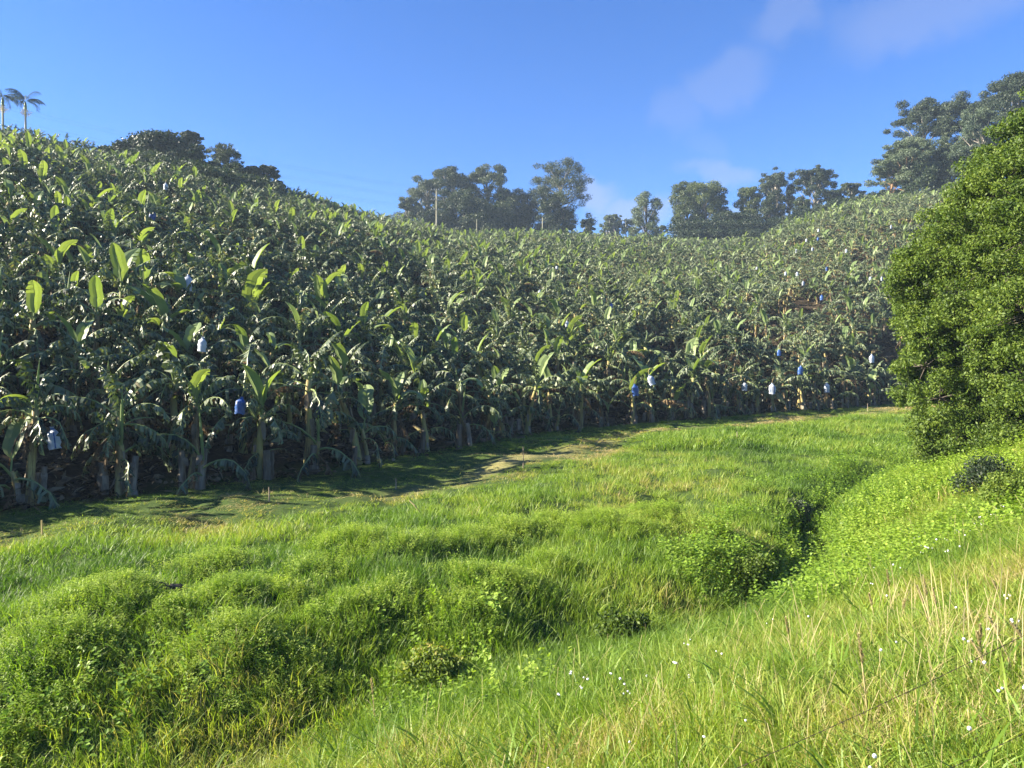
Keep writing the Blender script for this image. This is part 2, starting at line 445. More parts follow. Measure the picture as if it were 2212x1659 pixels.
ground = mb.build('ground', [m_ground], smooth=True)
hdg, _ = pdist(ROW, GX, GY)
gdg, _ = pdist(GUL, GX, GY)
cov = np.clip((hdg + 0.3 + .6 * noise(GX, GY, 2.0, 8)) / 1.0, 0, 1)
cov = np.maximum(cov, np.clip(1 - np.abs(gdg) / 0.6, 0, 1))
trk = 0.8 * np.clip(1.2 - np.abs(hdg + 4.9) / 0.9, 0, 1) * np.clip((GX + 5) / 3, 0, 1) * np.clip(.8 + noise(GX, GY, 2.5, 9), 0, 1)
a = ground.data.attributes.new('track', 'FLOAT', 'POINT')
a.data.foreach_set('value', trk.ravel().astype(np.float32))
a = ground.data.attributes.new('cover', 'FLOAT', 'POINT')
a.data.foreach_set('value', cov.ravel().astype(np.float32))
tag(ground, 'grassy field, gully and hillside soil', kind='structure')

def gz(x, y): return float(height(np.array([x]), np.array([y]))[0])

def hit(px, py, up=0.0, y0=3.0, y1=260.0):
    """where the line of sight through a picture point meets the ground raised by `up`"""
    Y = np.linspace(y0, y1, 6000)
    X = (px - CX) / F * Y; Z = (HZ - py) / F * Y
    k = np.nonzero(Z <= height(X, Y) + up)[0]
    j = k[0] if len(k) else len(Y) - 1
    return float(X[j]), float(Y[j]), float(Z[j])

# creek water at the bottom of the gully
mb = MB()
wp = GUL[2:13]
tn = np.gradient(wp, axis=0); tn /= np.linalg.norm(tn, axis=1)[:, None]
nn = np.stack([-tn[:, 1], tn[:, 0]], -1)
wz = np.array([gz(*q) + 0.06 for q in wp])
Vw = np.concatenate([np.column_stack([wp + nn * 0.35, wz]), np.column_stack([wp - nn * 0.35, wz])])
k = len(wp)
mb.add(Vw, [(a, a + 1, a + 1 + k, a + k) for a in range(k - 1)])
m_w, t, p = mat('creek_water', 0.08, 0.5); p.inputs['Base Color'].default_value = (0.02, 0.025, 0.018, 1)
bpn = N(t, 'ShaderNodeTexNoise'); bpn.inputs['Scale'].default_value = 9
bp = N(t, 'ShaderNodeBump'); bp.inputs['Strength'].default_value = 0.25; t.links.new(bpn.outputs['Fac'], bp.inputs['Height']); t.links.new(bp.outputs[0], p.inputs['Normal'])
tag(mb.build('creek_water', [m_w]), 'narrow creek water at the bottom of the gully', kind='structure')

# ------------------------------------------------------------------ scatter by geometry nodes (uncountable cover only)
def scatter(name, meshes, P, rot, sc, tint, label, idx=None):
    n = len(P)
    src = bpy.data.collections.new(name + '_kinds')
    for i, me in enumerate(meshes):
        src.objects.link(bpy.data.objects.new('%s_kind_%02d' % (name, i), me))
    me = bpy.data.meshes.new(name)
    me.vertices.add(n); me.vertices.foreach_set('co', np.asarray(P, np.float32).ravel())
    def attr(nm, ty, arr, key):
        a = me.attributes.new(nm, ty, 'POINT'); a.data.foreach_set(key, arr)
    attr('rot', 'FLOAT_VECTOR', np.asarray(rot, np.float32).ravel(), 'vector')
    attr('sc', 'FLOAT_VECTOR', np.asarray(sc, np.float32).ravel(), 'vector')
    attr('tint', 'FLOAT', np.asarray(tint, np.float32), 'value')
    attr('idx', 'INT', (rng.integers(0, len(meshes), n) if idx is None else idx).astype(np.int32), 'value')
    o = bpy.data.objects.new(name, me); COL.objects.link(o)
    g = bpy.data.node_groups.new(name, 'GeometryNodeTree')
    g.interface.new_socket('Geometry', in_out='INPUT', socket_type='NodeSocketGeometry')
    g.interface.new_socket('Geometry', in_out='OUTPUT', socket_type='NodeSocketGeometry')
    gi = g.nodes.new('NodeGroupInput'); go = g.nodes.new('NodeGroupOutput')
    ci = g.nodes.new('GeometryNodeCollectionInfo'); ci.inputs['Collection'].default_value = src
    ci.inputs['Separate Children'].default_value = True; ci.inputs['Reset Children'].default_value = True
    ip = g.nodes.new('GeometryNodeInstanceOnPoints'); ip.inputs['Pick Instance'].default_value = True
    def na(nm, ty):
        q = g.nodes.new('GeometryNodeInputNamedAttribute'); q.data_type = ty; q.inputs['Name'].default_value = nm
        return [s for s in q.outputs if s.enabled][0]
    g.links.new(gi.outputs[0], ip.inputs['Points']); g.links.new(ci.outputs[0], ip.inputs['Instance'])
    g.links.new(na('idx', 'INT'), ip.inputs['Instance Index'])
    e2r = g.nodes.new('FunctionNodeEulerToRotation'); g.links.new(na('rot', 'FLOAT_VECTOR'), e2r.inputs[0])
    g.links.new(e2r.outputs[0], ip.inputs['Rotation']); g.links.new(na('sc', 'FLOAT_VECTOR'), ip.inputs['Scale'])
    g.links.new(ip.outputs[0], go.inputs[0])
    md = o.modifiers.new('scatter', 'NODES'); md.node_group = g
    tag(o, label, kind='stuff')
    return o

# ------------------------------------------------------------------ banana plants
def leaf_arr(L, Wd, a0, a1, tear, droop, seed, crumple=0.0, fold=0.25, petiole=0.14, dry=0.0):
    """a banana leaf: arching midrib with a blade either whole or torn into hanging strips.  mats: 0 blade, 1 midrib"""
    g = np.random.default_rng(seed); mb = MB()
    n = 17
    s = np.linspace(0, 1, n)
    ang = np.radians(a0 + (a1 - a0) * s ** 1.3 + crumple * 14 * np.cumsum(g.normal(0, 1, n)) / 4)
    side = np.cumsum(g.normal(0, 0.03, n))
    dx = np.cos(ang) * L / (n - 1); dz = np.sin(ang) * L / (n - 1)
    P = np.stack([np.cumsum(dx) - dx[0], side * L * 0.4, np.cumsum(dz) - dz[0]], -1)
    tube(mb, P[:: 2], np.linspace(0.03, 0.006, len(P[::2])), 4, 1, False)
    T = np.stack([np.cos(ang), 0 * ang, np.sin(ang)], -1)
    U = np.stack([-np.sin(ang), 0 * ang, np.cos(ang)], -1)
    i0 = int(petiole * n)
    ns = 21 if tear > 0.3 else 12
    ss = np.linspace(petiole, 1.0, ns + 1)
    def at(v):
        f = v * (n - 1); i = np.minimum(int(f), n - 2); w = f - i
        return P[i] * (1 - w) + P[i + 1] * w, T[i], U[i]
    def prof(v):
        q = (v - petiole) / (1 - petiole)
        return Wd * max(0.04, min(1, (q * 5.5) ** 0.6) * min(1, ((1 - q) * 3.2 + 0.02) ** 0.6))
    for sd in (-1, 1):
        base_d = fold + g.uniform(-0.1, 0.1)
        cur = base_d
        for k in range(ns):
            sa, sb = ss[k], ss[k + 1]
            if g.random() < tear * 0.08: continue
            pa, ta, ua = at(sa); pb, tb, ub = at(sb)
            if g.random() < tear: cur = -droop * g.uniform(0.35, 1.15) + 0.1
            elif tear > 0: cur = 0.6 * cur + 0.4 * base_d
            w = prof((sa + sb) / 2) * (g.uniform(0.75, 1.08) if tear > 0.2 else 1.0)
            wa, wb = (prof(sa), prof(sb)) if tear <= 0.2 else (w, w)
            skew = 0.12 * Wd + (g.normal(0, 0.10) * Wd if tear > 0.2 else 0)
            def off(ww, t_, u_, d, f):
                lat = np.array([0, sd, 0]) * math.cos(d) + u_ * math.sin(d)
                if d < -0.3: lat = np.array([0, sd * math.cos(d), 0]) + np.array([0, 0, 1]) * math.sin(d)
                return lat * ww * f + t_ * skew * f
            d1 = cur; d2 = cur - (g.uniform(0.3, 1.0) * droop if tear > 0.2 else 0.25)
            sh = 0.0 if tear <= 0.2 else g.uniform(0.06, 0.2)
            m1a = pa + off(wa, ta, ua, d1, 0.5); m1b = pb + off(wb, tb, ub, d1, 0.5)
            e1a = m1a + off(wa, ta, ua, d2, 0.5); e1b = m1b + off(wb, tb, ub, d2, 0.5)
            if sh:
                c = (e1a + e1b) / 2; tw = g.normal(0, 0.35) * crumple
                e1a = c + (e1a - c) * (1 - 2 * sh) + np.array([g.normal(0, .02), tw * 0.16, 0]); e1b = c + (e1b - c) * (1 - 2 * sh) - np.array([0, tw * 0.16, 0])
                c = (m1a + m1b) / 2; m1a = c + (m1a - c) * (1 - sh * 0.6); m1b = c + (m1b - c) * (1 - sh * 0.6)
            mb.add([pa, pb, m1b, m1a, e1b, e1a], [(0, 1, 2, 3), (3, 2, 4, 5)], m=2 if g.random() < dry else 0)
    return mb.arrays()

def rolled_arr(L, seed):
    mb = MB(); s = np.linspace(0, 1, 6)
    tube(mb, np.stack([s * L * 0.12, 0 * s, s * L], -1), np.array([0.028, 0.04, 0.042, 0.035, 0.022, 0.006]), 6, 0)
    return mb.arrays()

def stem_arr(H, r0, r1, lean, seed, cut=False):
    g = np.random.default_rng(seed); mb = MB()
    n = 7; s = np.linspace(0, 1, n)
    P = np.stack([lean * H * s ** 1.4, 0.03 * np.cumsum(g.normal(0, 1, n)) * H * 0.3, H * s], -1)
    P[0] = (0, 0, -0.25)
    r = (r0 + (r1 - r0) * s) * (1 + g.normal(0, 0.05, n)); r[0] = r0 * 1.35
    tube(mb, P, r, 9, 0, True, 0.10, seed)
    # curling dry sheaths hanging off the stem
    for k in range(5 if not cut else 3):
        h = g.uniform(0.15, 0.9) * H; th = g.uniform(0, 6.28); i = int(h / H * (n - 1)); c = P[i] * 1.0; c[2] = h
        d = np.array([math.cos(th), math.sin(th), 0]); q = np.array([-d[1], d[0], 0]); rr = r[i] * 1.02
        wv = g.uniform(0.05, 0.10); ln = g.uniform(0.25, 0.6)
        a = c + d * rr; b = c + d * (rr + 0.05) - np.array([0, 0, ln * .5]); e = c + d * (rr + g.uniform(0.03, 0.16)) - np.array([0, 0, ln])
        if e[2] < 0.02: e[2] = 0.02
        if b[2] < 0.02: b[2] = 0.02
        mb.add([a - q * wv, a + q * wv, b + q * wv, b - q * wv, e + q * wv * .4, e - q * wv * .4], [(0, 1, 2, 3), (3, 2, 4, 5)], m=1)
    return mb.arrays(), P[-1]

LEAVES = {}; LMESH = {}
def reg(key, arr, mats):
    LEAVES[key] = (arr, mats)
    mb = MB(); mb.join(arr)
    LMESH[key] = mb.mesh(key, mats, False)
for i in range(3): reg('upright%d' % i, leaf_arr(1.75 + .2 * i, .27 + .03 * i, 84, 48 - 14 * i, 0.06, 0.5, 20 + i, 0.2, 0.5), [M_BYOUNG, M_BRIB])
for i in range(2): reg('bent%d' % i, leaf_arr(1.7, .30, 78, -60 - 30 * i, 0.15, 0.6, 25 + i, 0.5, 0.4), [M_BYOUNG, M_BRIB])
for i in range(5): reg('torn%d' % i, leaf_arr(1.9 + .1 * i, .37, 80 - 7 * i, 2 - 18 * i, 0.72 + .05 * i, 1.35, 30 + i, 1.0, 0.15, dry=.04), [M_BLEAF, M_BRIB, M_BDEAD])
for i in range(4): reg('droop%d' % i, leaf_arr(1.8, .37, 56 - 14 * i, -78, 0.85, 1.5, 40 + i, 1.0, -0.2, dry=.08), [M_BLEAF, M_BRIB, M_BDEAD])
for i in range(3): reg('tipdry%d' % i, leaf_arr(1.9, .30, 50 - 10 * i, -65, 0.9, 1.5, 46 + i, 1.0, -0.2, dry=.35), [M_BLEAF if i < 2 else M_BDEAD, M_BRIB, M_BDEAD])
for i in range(3): reg('dead%d' % i, leaf_arr(1.5, .24, -35, -86, 1.0, 1.5, 50 + i, 1.0, -0.9), [M_BDEAD, M_BDEAD])
reg('rolled0', rolled_arr(1.35, 1), [M_BYOUNG]); reg('rolled1', rolled_arr(0.9, 2), [M_BYOUNG])
STEMS = []
for i in range(5):
    arr, top = stem_arr(2.0 + .17 * i, 0.135, 0.08, [0.05, -0.12, 0.18, 0.28, -0.05][i], 60 + i)
    LEAVES['stem%d' % i] = (arr, [M_BSTEM, M_BDRY]); m_ = MB(); m_.join(arr); LMESH['stem%d' % i] = m_.mesh('stem%d' % i, [M_BSTEM, M_BDRY], True)
    STEMS.append(top)
SUCK = []
for i in range(2):
    arr, top = stem_arr(0.75 + .35 * i, 0.08, 0.05, [0.2, -0.15][i], 70 + i)
    LEAVES['sucker%d' % i] = (arr, [M_BSTEM, M_BDRY]); m_ = MB(); m_.join(arr); LMESH['sucker%d' % i] = m_.mesh('sucker%d' % i, [M_BSTEM, M_BDRY], True)
    SUCK.append(top)
for i in range(3):
    arr, top = stem_arr([0.85, 1.2, 0.6][i], 0.12, 0.10, [0.08, -0.1, 0.15][i], 80 + i, True)
    LEAVES['stump%d' % i] = (arr, [M_BDRY, M_BDRY]); m_ = MB(); m_.join(arr); LMESH['stump%d' % i] = m_.mesh('stump%d' % i, [M_BDRY, M_BDRY], True)

PARTNAME = {'upright': 'young_leaf', 'bent': 'young_leaf', 'torn': 'leaf', 'droop': 'leaf', 'tipdry': 'leaf', 'dead': 'dead_leaf', 'rolled': 'rolled_leaf', 'stem': 'stem', 'sucker': 'sucker', 'stump': 'cut_stump'}

def plant_spec(seed, front=False):
    """parts of one banana clump: (key, location, rot z, scale)"""
    g = random.Random(seed); sp = []
    def crown(cx, cy, rz, top, sc, full):
        c, s_ = math.cos(rz), math.sin(rz)
        x = cx + (top[0] * c - top[1] * s_) * sc; y = cy + (top[0] * s_ + top[1] * c) * sc; z = top[2] * sc
        a = g.uniform(0, 6.28)
        nl = g.randint(11, 13) if full else 5
        for k in range(nl):
            a += 2.4 + g.uniform(-.3, .3)
            f = k / max(1, nl - 1)
            if f < 0.1: key = 'upright%d' % g.randrange(3) if g.random() < .35 else 'torn%d' % g.randrange(2)
            elif f < 0.2: key = g.choice(['bent0', 'torn0', 'bent1', 'torn2', 'torn1', 'torn0'])
            elif f < 0.5: key = 'torn%d' % g.randrange(0, 5)
            elif f < 0.9: key = 'droop%d' % g.randrange(4) if g.random() < .85 else 'torn4'
            else: key = 'tipdry%d' % g.randrange(3)
            sp.append((key, (x, y, z - 0.40 * f * sc), a, sc * g.uniform(.68, 1.05)))
        if g.random() < 0.35: sp.append(('rolled%d' % g.randrange(2), (x, y, z), a, sc))
        for k in range(g.randint(1, 4) if full else 1):
            sp.append(('dead%d' % g.randrange(3), (x, y, z - 0.35 * sc), g.uniform(0, 6.28), sc * g.uniform(.7, 1)))
    i = g.randrange(5); rz = g.uniform(0, 6.28); sc = g.uniform(.9, 1.1)
    sp.append(('stem%d' % i, (0, 0, 0), rz, sc)); crown(0, 0, rz, STEMS[i], sc, True)
    if g.random() < 0.7 or front:
        i = g.randrange(2); a = g.uniform(0, 6.28); d = .3; rz = a
        sc2 = g.uniform(.9, 1.55)
        sp.append(('sucker%d' % i, (d * math.cos(a), d * math.sin(a), 0), rz, sc2)); crown(d * math.cos(a), d * math.sin(a), rz, SUCK[i], sc2, False) if sc2 > 1.0 else None
        if sc2 <= 1.0:
            for q in range(2): sp.append(('upright%d' % q, (d * math.cos(a), d * math.sin(a), SUCK[i][2] * sc2 * .9), a + q * 2.5, 0.5))
    for k in range(g.randint(2, 3) if front else (1 if g.random() < .4 else 0)):
        a = g.uniform(0, 6.28); sp.append(('stump%d' % g.randrange(3), (.38 * math.cos(a), .38 * math.sin(a), 0), g.uniform(0, 6.28), g.uniform(.8, 1.15)))
    return sp

def plant_objects(x, y, seed, label, group, front, sc=1.0):
    root = empty('banana_plant', (x, y, gz(x, y) - 0.02), random.uniform(0, 6.28))
    root.scale = (sc, sc, sc)
    tag(root, label, 'banana plant', group)
    for key, loc, rz, s_ in plant_spec(seed, front):
        o = bpy.data.objects.new(PARTNAME[key.rstrip('0123456789')], LMESH[key])
        COL.objects.link(o); o.parent = root; o.location = loc; o.rotation_euler = (0, 0, rz); o.scale = (s_,) * 3
    return root

# joined variants for the far part of the plantation
PMATS = [M_BLEAF, M_BYOUNG, M_BDEAD, M_BRIB, M_BSTEM, M_BDRY]
def plant_mesh(seed):
    mb = MB()
    for key, loc, rz, s_ in plant_spec(seed):
        arr, mats = LEAVES[key]
        V, Q, T, QM, TM = arr
        mp = np.array([PMATS.index(m) for m in mats])
        mb.join((V, Q, T, mp[QM] if len(QM) else QM, mp[TM] if len(TM) else TM), xform(loc, rz, s_))
    return mb.mesh('banana_plant_far', PMATS)
FAR = [plant_mesh(900 + i) for i in range(10)]

# positions
ROWL = 0
def row_point(s):
    d = np.diff(ROW, axis=0); L = np.hypot(d[:, 0], d[:, 1]); c = np.concatenate([[0], np.cumsum(L)])
    i = int(np.clip(np.searchsorted(c, s) - 1, 0, len(L) - 1)); w = (s - c[i]) / L[i]
    return ROW[i] + d[i] * w
dd = np.diff(ROW, axis=0); cum = np.concatenate([[0], np.cumsum(np.hypot(dd[:, 0], dd[:, 1]))])
s_start = cum[4] + 0.3
front = []
s = s_start - 2.3
k = 0
while s < cum[14]:
    q = row_point(s)
    front.append((q[0] + random.uniform(-.25, .25), q[1] + random.uniform(-.25, .25)))
    s += (2.25 if q[1] < 45 else 2.0) + random.uniform(-.25, .25)
pts = []
sp_ = 2.0
for iy in range(-10, 110):
    for ix in range(-90, 90):
        a, b = ix * sp_ + (iy % 2) * sp_ / 2, iy * sp_ * 0.92
        # grid axes along and across the front row
        x = -12.6 + a * 0.70 - b * 0.71; y = 20 + a * 0.71 + b * 0.70
        pts.append((x, y))
pts = np.array(pts); pts = pts[pts[:, 1] < 58]
far = []
for iy in range(-10, 150):
    for ix in range(-110, 110):
        a, b = ix * 1.85 + (iy % 2) * .9, iy * 1.75
        x = -12.6 + a * 0.70 - b * 0.71; y = 20 + a * 0.71 + b * 0.70
        if y >= 58: far.append((x, y))
pts = np.concatenate([pts, np.array(far)])
pts = pts + rng.uniform(-.42, .42, (len(pts), 2))
hd, _ = pdist(ROW, pts[:, 0], pts[:, 1])
u = pts[:, 0] / np.maximum(pts[:, 1], 1)
yr = np.interp(u, RU, RY)
# the patch of dense trees on the left ridge and the bare corner on the right stay free
ok = (hd > np.where(u < -0.78, 0.0, 1.9)) & (pts[:, 1] > 6) & (u > -1.7) & (pts[:, 0] > -95) & (u < 0.80) & (pts[:, 1] < yr + 6)
pxs = CX + u * F
ok &= ~((pxs > 285) & (pxs < 590) & (pts[:, 1] > np.interp(pxs, [285, 440, 590], [104, 88, 116])))
ok &= ~((pxs > 1450) & (pxs < 1640) & (pts[:, 1] > 192))
bx, by, _ = hit(1640, 535, 1.0)
ok &= np.hypot(pts[:, 0] - bx, pts[:, 1] - by) > 3.5
ok &= ~((pts[:, 1] > 58) & (noise(pts[:, 0], pts[:, 1], 5.0, 81) > 0.62))
pts = pts[ok]
inview = np.abs(pts[:, 0] / pts[:, 1] + 0.0) < 0.69
dist = np.hypot(pts[:, 0], pts[:, 1]) + np.where(inview, 0, 1000)
order = np.argsort(dist)
ORD = ['first', 'second', 'third', 'fourth', 'fifth', 'sixth', 'seventh', 'eighth', 'ninth', 'tenth', 'eleventh', 'twelfth', 'thirteenth', 'fourteenth', 'fifteenth', 'sixteenth', 'seventeenth', 'eighteenth', 'nineteenth']
TENS = ['twentieth', 'thirtieth', 'fortieth']; TW = ['twenty', 'thirty', 'forty']
def ordinal(n):
    if n < 20: return ORD[n - 1]
    return TENS[n // 10 - 2] if n % 10 == 0 else TW[n // 10 - 2] + '-' + ORD[n % 10 - 1]
vis = 0
for k, (x, y) in enumerate(front):
    seen = abs(x / y) < 0.66
    vis += seen
    lab = 'banana plant with torn leaves, %s from the left in the front row beside the grass' % ordinal(vis) if seen else 'banana plant at the near end of the front row, beyond the picture edge'
    plant_objects(x, y, 100 + k, lab, 'banana plants of the front row', True, random.uniform(.86, 1.14))
NIND = 300 - len(front)
hdp, _ = pdist(ROW, pts[:, 0], pts[:, 1]); fvis = [q for q in front if abs(q[0] / q[1]) < 0.66]; used = set()
for j in order[:NIND]:
    x, y = pts[j]
    rowk = int(np.clip(round(float(hdp[j]) / 2.07), 1, 20))
    near_f = sorted(range(len(fvis)), key=lambda q: (fvis[q][0] - x + 0.71 * hdp[j] * -1) ** 2 + (fvis[q][1] - y + 0.70 * hdp[j]) ** 2)
    if abs(x / y) > 0.66: lab = 'banana plant on the lower slope cut off by the left picture edge'
    else:
        lab = None
        for q in near_f[:16]:
            c = 'banana plant in the %s row up, behind the %s front-row plant from the left' % (ordinal(rowk + 1), ordinal(q + 1))
            if c not in used: lab = c; used.add(c); break
        lab = lab or c
    plant_objects(x, y, 300 + int(j), lab, 'banana plants on the lower slope', False, random.uniform(.78, 1.14))
rest = order[NIND:]
P = pts[rest]; n = len(P)
Z = height(P[:, 0], P[:, 1])
sc = rng.uniform(.8, 1.15, n) * np.interp(P[:, 1], [50, 100], [1, .82]) * (1 + .14 * noise(P[:, 0], P[:, 1], 9, 82)) * np.where(rng.random(n) < .08, .65, 1)
scatter('distant_banana_plants', FAR, np.column_stack([P, Z - 0.05]), np.column_stack([rng.normal(0, .05, n), rng.normal(0, .05, n), rng.uniform(0, 6.28, n)]),
        np.column_stack([sc, sc, sc]), rng.random(n), 'thousands of banana plants covering the upper hillside')

# ------------------------------------------------------------------ grass, weeds, litter
def tuft(nb, h, w, spread, seg, seed, lean=0.5):
    g = np.random.default_rng(seed); mb = MB()
    for k in range(nb):
        th = g.uniform(0, 6.28); r = spread * math.sqrt(g.random()); bx, by = r * math.cos(th), r * math.sin(th)
        az = g.uniform(0, 6.28) if g.random() < .5 else th + g.normal(0, .5)
        H = h * g.uniform(.45, 1.15); ln = H * lean * g.uniform(.2, 1.3)
        s = np.linspace(0, 1, seg + 1)
        hx = ln * s ** 1.8; z = H * (s - 0.22 * lean * s ** 3)
        C = np.stack([bx + hx * math.cos(az), by + hx * math.sin(az), z - 0.04], -1)
        fa = az + g.uniform(-1.3, 1.3) + math.pi / 2
        sd = np.array([math.cos(fa), math.sin(fa), 0])
        ww = (w * g.uniform(.6, 1.3) * (1 - s ** 1.6) + w * 0.06)[:, None] / 2
        V = np.concatenate([C - sd * ww, C + sd * ww]); n = seg + 1
        mb.add(V, [(a, a + n, a + n + 1, a + 1) for a in range(seg)])
    return mb.mesh('tuft', [M_GRASS])

def sprig(h, nl, ll, lw, seed, m=None, spread=0.12, stems=3):
    """leafy weed: a few stems with paired lance leaves, narrow at both ends"""
    g = np.random.default_rng(seed); mb = MB()
    for q in range(stems):
        th = g.uniform(0, 6.28); bx, by = spread * g.random() * math.cos(th), spread * g.random() * math.sin(th)
        tl = g.uniform(.1, .45); H = h * g.uniform(.7, 1.1)
        for k in range(nl):
            f = (k + 1) / nl; c = np.array([bx + tl * H * f * math.cos(th), by + tl * H * f * math.sin(th), H * f])
            az = k * 1.57 + g.normal(0, .5) + q; el = g.uniform(-.2, .8) * (1 if f < .9 else 1.3)
            d = np.array([math.cos(az) * math.cos(el), math.sin(az) * math.cos(el), math.sin(el)])
            s_ = np.array([-math.sin(az), math.cos(az), 0]); l = ll * g.uniform(.7, 1.2) * (1.1 - .3 * f); wv = lw * g.uniform(.8, 1.2) / 2
            mid = c + d * l * .45; tip = c + d * l - np.array([0, 0, l * .18])
            mb.add([c, mid - s_ * wv, tip, mid + s_ * wv], [(0, 1, 2, 3)])
    return mb.mesh('sprig', [m or M_WEED])

def field_points(dens_fn, x0, x1, y0, y1, dmax, seed):
    g = np.random.default_rng(seed)
    n = int((x1 - x0) * (y1 - y0) * dmax)
    X = g.uniform(x0, x1, n); Y = g.uniform(y0, y1, n)
    k = (np.abs(X) < 0.70 * Y + 0.6)
    X, Y = X[k], Y[k]
    d = dens_fn(X, Y)
    k = g.random(len(X)) < d / dmax
    return X[k], Y[k]

def tint_at(X, Y, g):
    hd, _ = pdist(ROW, X, Y); gd, _ = pdist(GUL, X, Y)
    t = 0.40 + 0.18 * noise(X, Y, 6, 20) + 0.20 * noise(X, Y * 1.6, 1.9, 21) + g.normal(0, 0.05, len(X))
    near = np.clip((-gd - 1.5) / 4, 0, 1)
    t += near * 0.14 + near * np.clip(noise(X, Y, 0.9, 22), 0, 1) * 0.18 + near * g.normal(0, .11, len(X))
    edge = np.clip(1.2 - np.abs(hd + np.interp(X, [-9, -5], [3.6, 4.9]) + 0.8 * noise(X, Y, 3, 23)) / 1.8, 0, 1)
    return t + edge * 0.50 * np.clip(0.8 + noise(X, Y, 1.6, 24), 0, 1.4)

def shortness(X, Y):
    hd, _ = pdist(ROW, X, Y)
    return np.clip((-hd - np.interp(X, [-9, -5], [3.6, 5.4]) + 0.9 * noise(X, Y, 2.5, 25)) / 2.5, 0.13, 1)

def grass(name, meshes, dens, area, dmax, seed, s0, s1, label):
    X, Y = field_points(dens, *area, dmax, seed)
    hd, _ = pdist(ROW, X, Y); k = (rng.random(len(X)) > .45 * (np.abs(hd + 4.9) < 1.2) * (X > -6)); X, Y = X[k], Y[k]
    g = np.random.default_rng(seed + 1); n = len(X)
    sc = g.uniform(s0, s1, n); hh = sc * shortness(X, Y) * (1 + 0.35 * noise(X, Y, 2.0, 26))
    gd, _ = pdist(GUL, X, Y)
    scatter(name, meshes, np.column_stack([X, Y, height(X, Y)]), np.column_stack([g.normal(0, .10, n), g.normal(0.10, .10, n), g.uniform(0, 6.28, n)]),
            np.column_stack([sc, sc, hh]), tint_at(X, Y, g), label)
    print(name, n)

def d_near(X, Y):
    gd, _ = pdist(GUL, X, Y)
    return np.where(gd < 0.2, 150.0 * np.clip(11.0 / (Y + 1), 0.45, 1.2), 0) * (Y < 18)
def d_mid(X, Y):
    hd, _ = pdist(ROW, X, Y); gd, _ = pdist(GUL, X, Y)
    return np.where((hd < 0.1 + .8 * noise(X, Y, 1.5, 71)) & (gd > -0.4), np.clip(1200.0 / (Y * Y), 2.2, 9) * 6.0, 0) * (Y < 34)
def d_far(X, Y):
    hd, _ = pdist(ROW, X, Y); gd, _ = pdist(GUL, X, Y)
    return np.where((hd < -0.2 + .8 * noise(X, Y, 1.5, 71)), 14.0, 0) * ((Y >= 33) | ((gd < 0) & (Y > 17.5)))
grass('foreground_grass', [tuft(16, .30, .010, .11, 4, 200 + i, .8) for i in range(6)], d_near, (-8, 14, 2.5, 18), 190, 31, .7, 1.35, 'bright sunlit grass on the near bank')
grass('field_grass', [tuft(24, .27, .014, .17, 3, 210 + i, .7) for i in range(6)], d_mid, (-26, 25, 8, 34), 54, 41, .75, 1.3, 'lush green grass across the field')
grass('distant_field_grass', [tuft(26, .34, .035, .26, 2, 220 + i, .6) for i in range(5)], d_far, (-20, 62, 17, 84), 14, 51, .8, 1.4, 'green grass at the far end of the field')

# broad-bladed clumps among the near grass
X, Y = field_points(lambda X, Y: np.where((pdist(GUL, X, Y)[0] < -1.0) & (noise(X, Y, 1.6, 30) > 0.05), 9.0, 0.8) * (Y < 12), -6, 9, 3, 12, 9, 61)
g = np.random.default_rng(5); n = len(X); sc = g.uniform(.7, 1.3, n)
scatter('broad_blade_grass', [tuft(13, .46, .024, .08, 5, 230 + i, 1.3) for i in range(5)], np.column_stack([X, Y, height(X, Y)]), np.column_stack([0 * X, 0 * X, g.uniform(0, 6.28, n)]),
        np.column_stack([sc, sc, sc]), 0.38 + 0.12 * noise(X, Y, 1, 31), 'coarse broad-bladed grass clumps on the near bank')

# leafy weeds on the mounds
def d_weed(X, Y):
    m = np.zeros(len(X))
    for mx_, my_, r, h in MXY:
        m = np.maximum(m, np.exp(-(((X - mx_) / (r * .64)) ** 2 + ((Y - my_) / (r * .64)) ** 2) ** 2))
    pat = np.clip((noise(X, Y, 3.2, 40) + noise(X, Y, 1.3, 41) * .6 - .35) * 3, 0, 1) * .6
    return 85.0 * np.maximum(m, 0) * (Y < 34)
X, Y = field_points(d_weed, -14, 14, 8, 34, 85, 71)
g = np.random.default_rng(6); n = len(X); sc = g.uniform(.75, 1.35, n)
WEEDS = [sprig(.17, 8, .050, .017, 240 + i, stems=7, spread=.10) for i in range(6)]
scatter('leafy_weeds', WEEDS, np.column_stack([X, Y, height(X, Y) + 0.05]), np.column_stack([g.normal(0, .15, n), g.normal(0, .15, n), g.uniform(0, 6.28, n)]),
        np.column_stack([sc, sc, sc]), 0.74 + 0.14 * noise(X, Y, .9, 42) + g.normal(0, .06, n), 'light green leafy weeds heaped in mounds on the field')
print('weeds', n)

